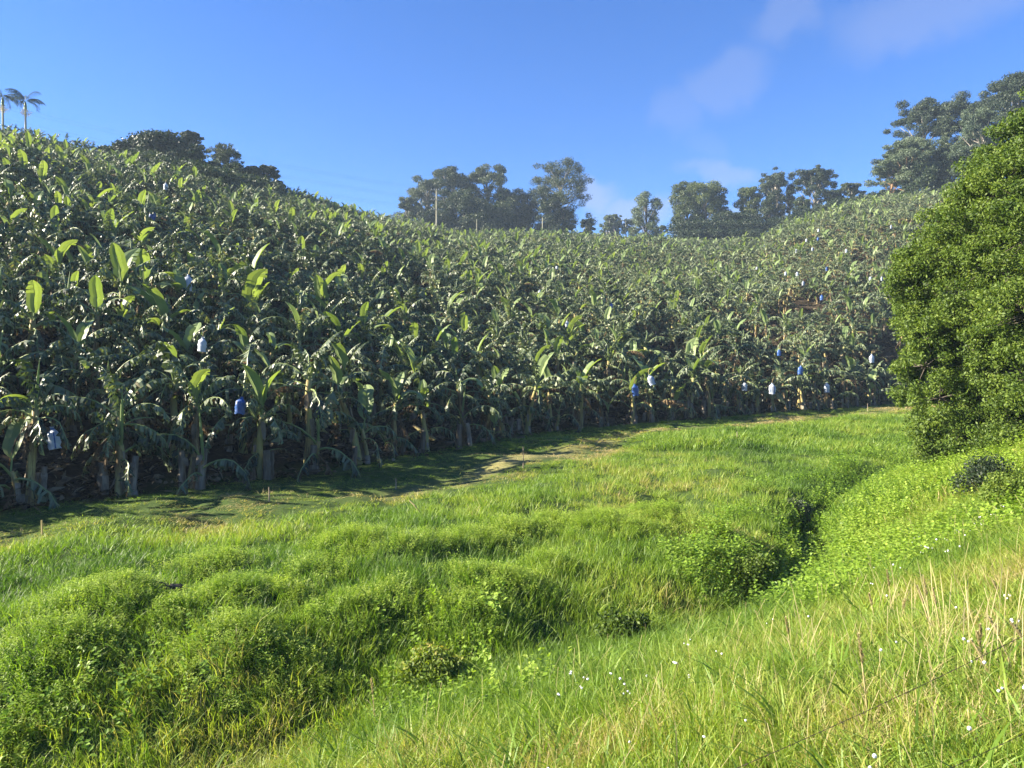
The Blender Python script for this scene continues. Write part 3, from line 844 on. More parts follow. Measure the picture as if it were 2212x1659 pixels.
# creeper and broadleaf weeds along the gully and on the right bank
def d_creep(X, Y):
    gd, _ = pdist(GUL, X, Y)
    bank = (gd < 0.6) & (gd > -9) & (X > 4.5) & (Y > 11 + 0.15 * X)
    lip = ((np.abs(gd - 0.8) < 1.1) | (np.abs(gd + 1.0) < 0.8)) & ((X > 3) | (np.random.default_rng(3).random(len(X)) < .3))
    return (np.where(bank, 26.0 * np.clip(noise(X, Y, 2.6, 50) * 2 + .75, 0.1, 1), 0) + np.where(lip, 22.0 * np.clip(noise(X, Y, 1.7, 51) * 2 + .35, 0, 1), 0)) * (Y < 45)
X, Y = field_points(d_creep, -9, 26, 7, 45, 48, 81)
g = np.random.default_rng(8); n = len(X); sc = g.uniform(.8, 1.6, n)
gd, _ = pdist(GUL, X, Y)
scatter('creeping_weeds', [sprig(.26, 7, .07, .042, 260 + i, stems=5, spread=.22) for i in range(6)], np.column_stack([X, Y, height(X, Y) + 0.05]), np.column_stack([g.normal(0, .2, n), g.normal(0, .2, n), g.uniform(0, 6.28, n)]),
        np.column_stack([sc, sc, sc]), 0.46 + 0.16 * noise(X, Y, 2, 52) + 0.14 * (gd < -1) + g.normal(0, .05, n), 'broadleaf creepers spreading along the gully and right bank')
print('creep', n)

# dry litter under the banana plants and on the mown edge
def litter_mesh(seed):
    g = np.random.default_rng(seed); mb = MB()
    for k in range(14):
        c = np.array([g.normal(0, .35), g.normal(0, .35), g.uniform(.0, .10)]); az = g.uniform(0, 6.28); l = g.uniform(.1, .42); w = g.uniform(.012, .05)
        d = np.array([math.cos(az), math.sin(az), g.normal(0, .18)]); s_ = np.array([-d[1], d[0], g.normal(0, .4)])
        mb.add([c - s_ * w, c + s_ * w, c + d * l * .5 + s_ * w * 1.2 + [0, 0, .03], c + d * l * .5 - s_ * w * 1.2 + [0, 0, .03], c + d * l + s_ * w * .3, c + d * l - s_ * w * .3], [(0, 1, 2, 3), (3, 2, 4, 5)])
    return mb.mesh('litter', [M_LITTER])
def d_lit(X, Y):
    hd, _ = pdist(ROW, X, Y)
    return np.where(hd > -0.2, np.clip(3.2 - hd * 0.12, 0, 4), 0)
X, Y = field_points(d_lit, -30, 60, 10, 85, 4, 91)
g = np.random.default_rng(9); n = len(X); sc = g.uniform(.7, 1.5, n)
scatter('banana_leaf_litter', [litter_mesh(280 + i) for i in range(5)], np.column_stack([X, Y, height(X, Y)]), np.column_stack([0 * X, 0 * X, g.uniform(0, 6.28, n)]),
        np.column_stack([sc, sc, sc]), 0 * X, 'dry fallen banana leaves littering the ground under the plants')
print('litter', n)

# small pale flowers on the near bank
mb = MB()
X, Y = field_points(lambda X, Y: np.where((pdist(GUL, X, Y)[0] < -2.0) & (X > -1.5 + .0 * Y), 0.8 + 3 * (noise(X, Y, 1.5, 60) > 0.25), 0) * (Y < 16), -4, 12, 3.5, 16, 4.5, 101)
g = np.random.default_rng(10)
fl = MB(); 
for x, y in zip(X, Y):
    z = gz(x, y) + g.uniform(.22, .36)
    for q in range(g.integers(1, 4)):
        c = np.array([x + g.normal(0, .025), y + g.normal(0, .025), z + g.normal(0, .012)]); r = g.uniform(.007, .013)
        tube(fl, [c - [0, 0, r], c - [0, 0, r * .3], c + [0, 0, r * .5], c + [0, 0, r]], [r * .3, r, r, r * .4], 5, 0)
    tube(fl, [(x, y, z - .3), (x, y, z)], .0015, 3, 1)
o = fl.build('wildflowers', [M_PETAL, M_GRASS]); tag(o, 'tiny pale lilac wildflowers dotted through the near grass', kind='stuff')
print('flowers', len(X))

# ------------------------------------------------------------------ straw-coloured seeding grass stalks on the near bank
def stalk(px, py_base, py_top, lean_px, Yd, label, seed):
    g = np.random.default_rng(seed)
    x = (px - CX) / F * Yd; z0 = gz(x, Yd)
    H = max(0.35, (HZ - py_top) / F * Yd - z0); ln = lean_px / F * Yd
    root = empty('seeding_grass_stalk', (x, Yd, z0))
    tag(root, label, 'grass stalk', 'dry seeding grass stalks on the near bank')
    s = np.linspace(0, 1, 8)
    P = np.stack([ln * s ** 1.5, 0.05 * s, H * s], -1)
    m_ = MB(); tube(m_, P[:6], np.linspace(.0075, .005, 6), 5, 0); m_.build('stem', [M_STRAW], root, True)
    m_ = MB()
    tube(m_, P[5:], .002, 4, 0)
    for k in range(110):
        f = g.uniform(.68, 1.0); c = np.array([np.interp(f, s, P[:, 0]), np.interp(f, s, P[:, 1]), H * f]); az = g.uniform(0, 6.28); l = g.uniform(.02, .05) * (1.4 - f)*1.6
        d = np.array([math.cos(az) * .45, math.sin(az) * .45, .9]); q = np.array([-math.sin(az), math.cos(az), 0]) * .006
        m_.add([c - q, c + q, c + d * l + q * .6, c + d * l - q * .6], [(0, 1, 2, 3)])
    m_.build('seed_head', [M_STRAW], root)
    m_ = MB()
    for k in range(2):
        az = g.uniform(0, 6.28); t_ = np.linspace(0, 1, 5); b0 = H * (.15 + .2 * k)
        C = np.stack([np.interp((b0 + .25 * t_) / H, s, P[:, 0]) + .16 * t_ ** 1.5 * math.cos(az), .16 * t_ ** 1.5 * math.sin(az), b0 + .22 * t_ - .1 * t_ ** 3], -1); w = (.006 * (1 - t_ ** 2) + .0005)[:, None] * np.array([[-math.sin(az), math.cos(az), 0]])
        m_.add(np.concatenate([C - w, C + w]), [(a, a + 5, a + 6, a + 1) for a in range(4)])
    m_.build('leaf', [M_STRAW], root)
STK = [(1860, 1640, 1375, -16, 5.6, 'tall solitary straw stalk low in the grass below the bushy bank'), (1985, 1430, 1270, -30, 7.6, 'straw stalk leaning over the bank, first of a loose bunch'),
       (2000, 1440, 1250, -12, 7.8, 'straw stalk with a feathery head, second of a loose bunch'), (2020, 1450, 1275, -14, 7.5, 'straw stalk standing straight, third of a loose bunch'),
       (2140, 1610, 1335, -50, 6.0, 'tallest straw stalk, bowed, in the dense dry bunch beside the wire'), (2118, 1600, 1395, -10, 6.1, 'short thick straw stalk in the dense dry bunch beside the wire'),
       (2125, 1590, 1360, 4, 6.3, 'upright pale straw stalk in the dense dry bunch beside the wire'), (2105, 1600, 1400, -40, 5.9, 'straw stalk leaning out of the dense dry bunch beside the wire'),
       (2190, 1560, 1420, -50, 6.2, 'straw stalk leaning beyond the dense dry bunch by the wire'), (1920, 1340, 1235, -8, 9.5, 'slender straw stalk on the crest of the near bank'),
       (1960, 1390, 1300, 12, 8.5, 'small straw stalk leaning away on the bank crest'), (1880, 1370, 1285, -14, 9.0, 'thin straw stalk beside the bank crest'),
       (1700, 1450, 1340, -12, 8.0, 'lone straw stalk midway along the near bank'), (800, 1560, 1470, -10, 9.6, 'pale seeding stalk at the bank edge above the dark gully'),
       (2150, 1380, 1290, -20, 8.2, 'straw stalk on the bank beyond the dry bunch')]
for k, (px, pb, pt_, ln, Yd, lab) in enumerate(STK): stalk(px - ln, pb, pt_, ln, Yd, lab, 400 + k)

# finer straw stems everywhere on the near bank
mb = MB(); g = np.random.default_rng(12)
X, Y = field_points(lambda X, Y: np.where(pdist(GUL, X, Y)[0] < -1.2, 3.0 + 10 * np.clip(noise(X, Y, 1.4, 62), 0, 1), 0) * (Y < 15), -5, 11, 3.5, 15, 15, 111)
BX = [((px - CX) / F * Yd + g.normal(0, .16), Yd + g.normal(0, .2)) for px, Yd, n in ((2115, 6.0, 16), (2010, 7.4, 8), (1935, 8.6, 7), (2190, 6.6, 6), (1700, 7.6, 4)) for q in range(n)]
for x, y in BX:
    H = g.uniform(.55, .95); az = g.uniform(0, 6.28); ln = g.uniform(.03, .25); z = gz(x, y); s = np.linspace(0, 1, 7)
    P = np.stack([x + ln * s ** 1.6 * math.cos(az), y + ln * s ** 1.6 * math.sin(az), z + H * s], -1); w = np.array([.0016, .0016, .0015, .0018, .0035, .0032, .0006])[:, None] * [[math.cos(2.36 + (a_ := g.uniform(-.5, .5))), math.sin(2.36 + a_), 0]]
    mb.add(np.concatenate([P - w, P + w]), [(a, a + 7, a + 8, a + 1) for a in range(6)])
for x, y in zip(X, Y):
    H = g.uniform(.3, .6); az = g.uniform(0, 6.28); ln = g.uniform(.05, .25); z = gz(x, y); a_ = 2.36 + g.uniform(-.6, .6); q = np.array([.0014 * math.cos(a_), .0014 * math.sin(a_), 0])
    a = np.array([x, y, z]); b = a + [ln * .35 * math.cos(az), ln * .35 * math.sin(az), H * .6]; c = a + [ln * math.cos(az), ln * math.sin(az), H]
    mb.add([a - q, a + q, b + q, b - q, c + q * 1.6, c - q * 1.6], [(0, 1, 2, 3), (3, 2, 4, 5)])
tag(mb.build('dry_grass_stems', [M_STRAW]), 'fine straw-coloured grass stems mixed through the near grass', kind='stuff')

# ------------------------------------------------------------------ bunch bags
def bag_mesh(seed, white):
    g = np.random.default_rng(seed); mb = MB(); n = 14; k = 11
    s = np.linspace(0, 1, k); th = np.arange(n) * 2 * np.pi / n
    rr = np.interp(s, [0, .08, .2, .5, .85, 1], [.06, .12, .19, .215, .19, .20])
    V = []
    for i in range(k):
        cr = 1 + 0.10 * np.sin(th * 3 + g.uniform(0, 6)) + g.normal(0, .03, n)
        V.append(np.stack([np.cos(th) * rr[i] * cr, np.sin(th) * rr[i] * cr * .75, np.full(n, -s[i] * .62) + (g.normal(0, .015, n) if i == k - 1 else 0)], -1))
    i0 = np.arange(k - 1)[:, None] * n; j = np.arange(n); j1 = (j + 1) % n
    mb.add(np.concatenate(V), np.stack([i0 + j, i0 + j1, i0 + n + j1, i0 + n + j], -1).reshape(-1, 4))
    # gathered neck above the tie
    tube(mb, [(0, 0, 0), (0, 0, .03), (0.01, 0, .07)], [.06, .05, .07], 10, 0, False, .2, seed)
    return mb.mesh('bag', [M_WHITE if white else M_BLUE], True)
BAGM = {(w, i): bag_mesh(500 + i + 10 * w, w) for w in (0, 1) for i in range(3)}
mt = MB(); tube(mt, [(0, 0, .0), (0, 0, .03)], [.064, .058], 10, 0, False); TIE = mt.mesh('tie', [M_BLUE])
mt = MB(); zz = np.linspace(-.10, -.61, 8); rr = np.interp(-zz, [.10, .13, .32, .53, .62], [.17, .195, .225, .202, .21]); 
V = np.concatenate([np.stack([rr * math.sin(a), -rr * .78 * math.cos(a) - .008, zz], -1) for a in (.75, .95)]); mt.add(V, [(a, a + 8, a + 9, a + 1) for a in range(7)])
V = np.concatenate([np.stack([rr * math.sin(a), -rr * .78 * math.cos(a) - .008, zz], -1) for a in (-.55, -.45)]); mt.add(V, [(a, a + 8, a + 9, a + 1) for a in range(7)])
STRIPE = mt.mesh('stripe', [M_BLUE])
mt = MB(); tube(mt, [(0, 0, .1), (.03, 0, .3), (.18, 0.05, .42)], [.022, .025, .03], 6, 0); STALK = mt.mesh('bunch_stalk', [M_BSTEM])

def bag(px, py, white, up, label, sc=1.0, tilt=0.0, stripe=False, Yd=None):
    if Yd is None: x, y, z = hit(px, py, up, 18)
    else: x, y, z = (px - CX) / F * Yd, Yd, (HZ - py) / F * Yd
    b = bpy.data.objects.new('bunch_bag', BAGM[(int(white), random.randrange(3))]); COL.objects.link(b)
    y -= 0.15; x = (px - CX) / F * y; z = (HZ - py) / F * y
    b.location = (x, y, z + .3 * sc); b.rotation_euler = (0, tilt, random.uniform(-.4, .4)); b.scale = (sc,) * 3
    tag(b, label, 'fruit bag', ('white' if white else 'blue') + ' bags over banana bunches')
    for nm, me in (('tie', TIE), ('bunch_stalk', STALK)) + ((('stripe', STRIPE),) if stripe else ()):
        c = bpy.data.objects.new(nm, me); COL.objects.link(c); c.parent = b
bag(113, 948, 1, 0, 'large white bag with blue stripe hanging low in the front row, nearest of all bags', .85, -.18, True, 20.5)
bag(522, 877, 0, 0, 'crumpled deep blue bag hanging in the front row, left of the tall sunlit stems', .78, .12, False, 24.3)
bag(438, 745, 1, 0, 'small white bag between leaves above the front row', .7, .1, False, 25.8)
bag(332, 466, 0, 2.8, 'blue bag high on the left slope below the dark trees', 1.1, .2)
bag(245, 568, 1, 2.8, 'crumpled white bag left of centre on the left slope, tilted', 1.0, -.5)
bag(407, 612, 1, 2.8, 'white bag amid dry leaf tips on the left slope', 1.1, .1)
bag(1371, 843, 0, 0, 'dark blue bag hanging over the shaded stems beside a striped white bag', 1.0, -.12, False, 44.5)
bag(1403, 822, 1, 0, 'striped white bag under a long horizontal leaf, beside the blue bag', .9, -.35, True, 44.8)
bag(1668, 840, 1, 0, 'white bag hanging brightest before the dark row of shaded stems', 1.1, .0, True, 54.5)
bag(1608, 835, 1, 0, 'dim white bag in the shade left of the bright white bag', .9, 0, False, 54)
bag(1786, 838, 1, 0, 'white bag at the far end of the shaded front row', 1.1, 0, True, 60)
bag(1730, 800, 0, 0, 'bright blue bag just above the far end of the front row', .95, .1, False, 57)
bag(1683, 762, 0, 3.0, 'dull blue bag between leaves above the bright white bag', .75)
bag(1883, 775, 1, 3.2, 'white bag beside the edge of the big leafy tree', 1.1)
bag(1775, 643, 0, 3.2, 'blue bag alone in the middle of the right slope', .8)
bag(793, 658, 1, 3.0, 'pale bag deep among leaves on the middle slope', .9)
bag(358, 403, 1, 3.0, 'small white bag just below the dark ridge trees', .9)
bag(140, 455, 1, 3.0, 'white bag half hidden at the upper left of the slope', .9)
bag(1321, 664, 0, 3.2, 'small blue bag at the centre of the middle slope', 1.0)
for k, (px, py, w, lab) in enumerate([(1768, 498, 1, 'white bag highest on the right slope'), (1742, 519, 1, 'white bag second highest on the right slope, left of a small blue one'),
        (1755, 538, 1, 'white bag third down on the upper right slope'), (1720, 542, 1, 'white bag near the bare brown patch, on its right'), (1828, 542, 1, 'white bag midway between the ridge and the large tree'),
        (1767, 516, 0, 'small blue bag just under the highest white bag'), (1652, 531, 0, 'small blue bag beside the bare brown patch'), (1635, 580, 1, 'white bag below the bare brown patch'),
        (1697, 591, 1, 'white bag, left one of two side by side on the right slope'), (1722, 592, 1, 'white bag, right one of two side by side on the right slope'), (1735, 612, 1, 'white bag just below two side by side'),
        (1786, 581, 0, 'pale blue bag on the mid right slope'), (1880, 602, 1, 'white bag, left of a pair near the leafy tree'), (1905, 602, 1, 'white bag, right of a pair touching the leafy tree outline'),
        (1925, 490, 1, 'white bag high by the orange gum trunks'), (1645, 510, 1, 'white bag at the end of the dark thicket'), (1203, 578, 1, 'white speck of a bag on the upper middle slope'),
        (1166, 632, 1, 'white bag on the central slope below the tall gums'), (1225, 700, 1, 'white bag above the middle of the front row')]):
    bag(px, py, w, 2.6, lab, .68)

# ------------------------------------------------------------------ trees
def leaf_cloud(mb, C, rad, n, size, g, flat=1.0, shell=0.55, m=0, aspect=0.5):
    """n small leaf faces in a blob"""
    d = g.normal(0, 1, (n, 3)); d /= np.linalg.norm(d, axis=1)[:, None]
    r = (shell + (1 - shell) * g.random(n) ** .7) * rad * g.uniform(.8, 1.1, n)
    P = C + d * r[:, None] * np.array([1, 1, flat])
    a = g.normal(0, 1, (n, 3)) + d * .3; a /= np.linalg.norm(a, axis=1)[:, None]
    b = np.cross(a, g.normal(0, 1, (n, 3)) + d * 1.2); b /= np.linalg.norm(b, axis=1)[:, None] + 1e-9
    s_ = (size * g.uniform(.6, 1.35, n))[:, None]
    V = np.stack([P - a * s_ * .5, P + b * s_ * aspect * .5, P + a * s_ * .5 - [0, 0, .0], P - b * s_ * aspect * .5], 1).reshape(-1, 3)
    mb.add(V, np.arange(4 * n).reshape(-1, 4), m=m)

def tree(px, top, wpx, Yd, kind, label, group, name='tree', leafm=None, barkm=None, seed=None, low=0.35, n_mul=1.0, sink=0.0):
    seed = seed if seed is not None else int(px * 7 + top)
    g = np.random.default_rng(seed)
    x = (px - CX) / F * Yd; z0 = gz(x, Yd) - sink
    H = max(2.5, (HZ - top) / F * Yd - z0); Wr = wpx / F * Yd / 2 * (1.15 if name == 'gum_tree' else 1)
    root = empty(name, (x, Yd, z0)); tag(root, label, 'tree', group)
    tb = MB(); cb = MB()
    lean = g.normal(0, .05, 2)
    tr = max(.12, H * .022)
    def axis(f): return np.array([lean[0] * H * f + .25 * math.sin(f * 5 + seed), lean[1] * H * f, H * f])
    fs = np.linspace(0, .88, 8)
    pts_ = np.array([axis(f) for f in fs]); pts_[0, 2] = -1.0 ; pts_[:, 0] -= pts_[0, 0]
    def ax(f): return np.array([np.interp(f, fs, pts_[:, 0]), np.interp(f, fs, pts_[:, 1]), H * f])
    tube(tb, pts_, np.linspace(tr, tr * .3, 8), 7, 0)
    leaf = leafm or {'gum': M_EUCLEAF, 'open': M_EUCLEAF, 'dense': M_DARKLEAF, 'column': M_EUCPALE, 'olive': M_OLIVE, 'pale': M_EUCPALE}[kind]
    bark = barkm or (M_EUC if kind in ('gum', 'open', 'pale') else M_BARK)
    if kind in ('gum', 'open', 'pale'):
        nb = int(32 + g.integers(0, 6)); ls = (.42 if kind != 'open' else .34) * (1 if Yd > 180 else .78)
        for k in range(nb):
            f0 = low * .8 + (0.85 - low * .8) * (k / nb) ** .9; az = k * 2.4 + g.normal(0, .4)
            f1 = min(.97, f0 + g.uniform(.12, .30)); rr = Wr * g.uniform(.45, .95) * math.sin(min(1.0, max(.12, (1.06 - f1) * 2.2 + .18)) * 1.57)
            a = ax(f0); e = ax(f1) + np.array([rr * math.cos(az), rr * math.sin(az), 0])
            mid = (a + e) / 2 + np.array([0, 0, -0.06 * rr]) + g.normal(0, .12, 3)
            tube(tb, [a, mid, e], [tr * .36, tr * .22, tr * .08], 5, 0)
            for q in range(3):
                c = e + g.normal(0, .22, 3) * Wr * [1, 1, .5]
                cr = Wr * g.uniform(.15, .30)
                leaf_cloud(cb, c, cr, int((110 if kind == 'open' else 230) * n_mul * max(.5, (cr / ls / 3) ** 1.5)), ls, g, .66, .3)
        leaf_cloud(cb, ax(.9), Wr * .4, int(260 * n_mul), ls, g, .5, .3)
    else:
        lo = low
        nb = 28 if kind != 'column' else 24; ls = .42
        for k in range(nb):
            f = lo + (0.93 - lo) * (k + .5) / nb; az = k * 2.4 + g.normal(0, .3)
            env = math.sin(np.clip((f - lo * .75) / (1.02 - lo * .75), .05, 1) ** .75 * 3.0) ** .55 if kind != 'column' else math.sin(np.clip((f - lo * .7) / (1.02 - lo * .7), .06, 1) * 3.0) ** .6
            rr = Wr * env * g.uniform(.35, .78); e = ax(f) + np.array([rr * math.cos(az), rr * math.sin(az), g.normal(0, .2)])
            a = ax(max(.05, f - .2)); tube(tb, [a, (a + e) / 2 + [0, 0, .1], e], [tr * .35, tr * .2, tr * .07], 5, 0)
            cr = Wr * g.uniform(.30, .46) * (1 if kind != 'column' else .9)
            leaf_cloud(cb, e, cr, int(330 * n_mul * max(.4, (cr / 1.3) ** 1.7)), ls, g, .75, .5)
            leaf_cloud(cb, e + [0, 0, cr * .25], cr * .55, int(70 * n_mul), ls, g, .6, .3)
    tb.build('trunk', [bark], root, True)
    cb.build('crown', [leaf], root)
    return root

G1 = 'trees on the left ridge'
tree(243, 312, 90, 112, 'dense', 'low dark tree at the left end of the left ridge grove', G1, low=.1)
tree(290, 298, 120, 113, 'dense', 'dark domed tree with olive top on the left ridge', G1, low=.1, leafm=M_DARKLEAF)
tree(345, 292, 130, 112, 'dense', 'widest dark domed tree at the top of the left ridge grove', G1, low=.1)
tree(395, 318, 110, 112, 'dense', 'dark rounded tree on the falling side of the left ridge grove', G1, low=.1)
tree(420, 290, 46, 122, 'gum', 'slender tree with small crown poking above the left ridge grove', G1, low=.45, name='gum_tree')
tree(447, 350, 80, 111, 'dense', 'low dark tree below the slender one on the left ridge', G1, low=.1)
tree(482, 320, 60, 120, 'open', 'sparse tree with a bent top on the left ridge', G1, low=.4, name='gum_tree')
tree(508, 352, 60, 116, 'dense', 'small dark tree beside the sparse bent one', G1, low=.15)
tree(539, 366, 40, 120, 'gum', 'small tree second from the end of the left ridge grove', G1, low=.2, name='gum_tree')
tree(572, 362, 46, 124, 'gum', 'last small tree at the downhill end of the left ridge grove', G1, low=.2, name='gum_tree')
tree(475, 372, 70, 108, 'dense', 'dark shrubby tree low in the left ridge grove', G1, low=.08)
tree(540, 392, 60, 118, 'dense', 'small dark shrubby tree where the left ridge grove meets bananas', G1, low=.08)
G2 = 'gum trees on the middle ridge'
gm = dict(name='gum_tree')
tree(872, 430, 52, 205, 'gum', 'small gum tree at the left end of the middle ridge grove', G2, low=.3, **gm)
tree(920, 388, 90, 215, 'gum', 'sloping gum tree behind the crossarm pole', G2, low=.3, **gm)
tree(975, 370, 105, 212, 'gum', 'broad gum tree just right of the crossarm pole', G2, low=.25, **gm)
tree(1045, 368, 90, 215, 'gum', 'gum tree with high rounded crown in the middle grove', G2, low=.3, **gm)
tree(1010, 405, 90, 205, 'dense', 'dark tree filling between the two highest crowns of the middle grove', G2, low=.1)
tree(1095, 402, 90, 212, 'dense', 'dark tree right of the high rounded crown', G2, low=.1)
tree(1140, 408, 80, 215, 'dense', 'dark dense tree beside the airy gum', G2, low=.1)
tree(1195, 360, 108, 210, 'open', 'tall airy gum tree at the right of the middle grove', G2, low=.35, n_mul=1.2, **gm)
tree(1185, 415, 80, 205, 'dense', 'dark tree under the tall airy gum', G2, low=.08)
tree(1060, 435, 130, 203, 'dense', 'low dark tree at the foot of the middle grove', G2, low=.05)
tree(950, 430, 90, 203, 'dense', 'low dark tree behind the foot of the crossarm pole', G2, low=.05)
tree(905, 448, 60, 200, 'dense', 'low bushy tree at the left foot of the middle grove', G2, low=.05)
tree(1225, 455, 40, 208, 'gum', 'small gum tree at the right foot of the airy gum', G2, low=.2, **gm)
G3 = 'trees along the far road'
tree(1255, 474, 40, 225, 'gum', 'small far tree left of the pale pair', G3, low=.2, sink=3)
tree(1275, 476, 30, 225, 'dense', 'tiny dark tree beside the far road', G3, low=.1, sink=3)
tree(1303, 466, 46, 262, 'pale', 'pale flat-topped far tree, left of the pair', G3, low=.5, sink=6)
tree(1333, 464, 46, 265, 'pale', 'pale flat-topped far tree, right of the pair', G3, low=.5, sink=6)
tree(1360, 474, 44, 262, 'pale', 'low pale far tree behind the thin poles', G3, low=.3, sink=6)
tree(1402, 405, 82, 222, 'column', 'solitary egg-shaped tree standing clear against the clouds', G3, low=.22, sink=2)
tree(1425, 488, 40, 240, 'pale', 'low pale shrubby tree right of the egg-shaped tree', G3, low=.1, sink=3)
G4 = 'trees on the saddle above the dark thicket'
tree(1482, 383, 76, 212, 'olive', 'tall tree with a bare lower trunk left of the thicket grove', G4, low=.4)
tree(1525, 384, 84, 209, 'olive', 'bulky yellow-green tree at the centre of the thicket grove', G4, low=.15)
tree(1562, 395, 60, 214, 'dense', 'dark tree behind the bulky yellow-green one', G4, low=.15)
tree(1620, 390, 62, 208, 'olive', 'mushroom-shaped tree with a single clear trunk', G4, low=.4)
tree(1674, 377, 66, 206, 'gum', 'open-crowned gum tree right of the mushroom-shaped tree', G4, low=.35, **gm)
tree(1665, 425, 50, 203, 'dense', 'dark tree below the open-crowned gum tree', G4, low=.1)
tree(1711, 390, 26, 205, 'column', 'narrow ivy-clad tree between two gums', G4, low=.15, leafm=M_DARKLEAF)
tree(1754, 373, 74, 200, 'gum', 'spreading gum tree right of the narrow one', G4, low=.35, **gm)
tree(1738, 420, 44, 198, 'olive', 'yellow-green tree under the spreading gum', G4, low=.15)
tree(1800, 404, 50, 194, 'dense', 'dark tree in the dip of the right ridge', G4, low=.1)
tree(1843, 396, 44, 192, 'gum', 'upright small gum on the right ridge', G4, low=.15, **gm)
tree(1868, 418, 46, 190, 'dense', 'low round tree on the right ridge', G4, low=.1)
G5 = 'tall gums at the upper right'
rk = dict(name='gum_tree', barkm=M_EUCRED)
tree(1905, 405, 40, 178, 'dense', 'dark shrubby tree at the left foot of the tall gums', G5, low=.05)
tree(1922, 335, 70, 165, 'gum', 'gum with orange trunk leaning out at the left of the tall gums', G5, low=.35, **rk)
tree(1965, 315, 90, 160, 'pale', 'pale gum tree with orange trunk in front of the tallest', G5, low=.3, **rk)
tree(2008, 222, 112, 165, 'gum', 'tallest layered gum tree standing against the sky', G5, low=.22, n_mul=1.3, **gm)
tree(2000, 350, 100, 156, 'dense', 'dark tree at the foot of the tallest layered gum', G5, low=.05)
tree(2088, 226, 110, 160, 'gum', 'second tall gum tree right of the tallest layered one', G5, low=.2, n_mul=1.3, **gm)
tree(2050, 300, 80, 155, 'dense', 'dark tree between the two tall gums', G5, low=.1)
tree(2130, 240, 100, 150, 'pale', 'pale gum behind the edge of the big leafy tree', G5, low=.2, **gm)
tree(2182, 175, 120, 150, 'gum', 'highest gum tree at the upper right corner', G5, low=.2, n_mul=1.3, **gm)
tree(2250, 168, 110, 148, 'gum', 'gum tree cut by the right picture edge', G5, low=.2, n_mul=1.2, **gm)

# dark thickets: masses no one could count
def thicket(name, spots, label, seed, m=M_DARKLEAF):
    g = np.random.default_rng(seed); mb = MB()
    for px, py, r, Yd in spots:
        for q in range(3):
            Y2 = Yd + g.uniform(-3, 3); x = (px + g.normal(0, 8) - CX) / F * Y2; z = (HZ - py) / F * Y2; zg = gz(x, Y2)
            rr = r * g.uniform(.7, 1.1)
            leaf_cloud(mb, np.array([x, Y2, max(z, zg + .6)]), rr, int(260 * rr), .40, g, .8, .4)
            leaf_cloud(mb, np.array([x, Y2, (z + zg) / 2]), rr, int(200 * rr), .42, g, 1.0, .3)
    tag(mb.build(name, [m]), label, kind='stuff')
thicket('ridge_thicket', [(px, np.interp(px, [290, 440, 590], [345, 385, 415]), 2.4, np.interp(px, [285, 440, 590], [108, 100, 118])) for px in range(300, 585, 14)] +
        [(px, np.interp(px, [330, 440, 560], [380, 405, 425]), 1.8, np.interp(px, [285, 440, 590], [104, 94, 115])) for px in range(350, 560, 14)], 'dark undergrowth beneath the left ridge trees', 1)
thicket('saddle_thicket', [(px, 490, 2.6, 200) for px in range(1468, 1640, 11)] + [(px, 506, 2.0, 197) for px in range(1480, 1640, 12)] + [(px, 470, 2.0, 204) for px in range(1560, 1640, 12)], 'dark unlit thicket on the saddle below the trees', 2)
thicket('far_scrub', [(px, np.interp(px, [1640, 1720, 1800, 1900, 1960], [492, 470, 444, 424, 415]), 1.6, np.interp(px, [1640, 1960], [204, 168])) for px in range(1650, 1960, 13)], 'low scrub along the right ridge line', 3)

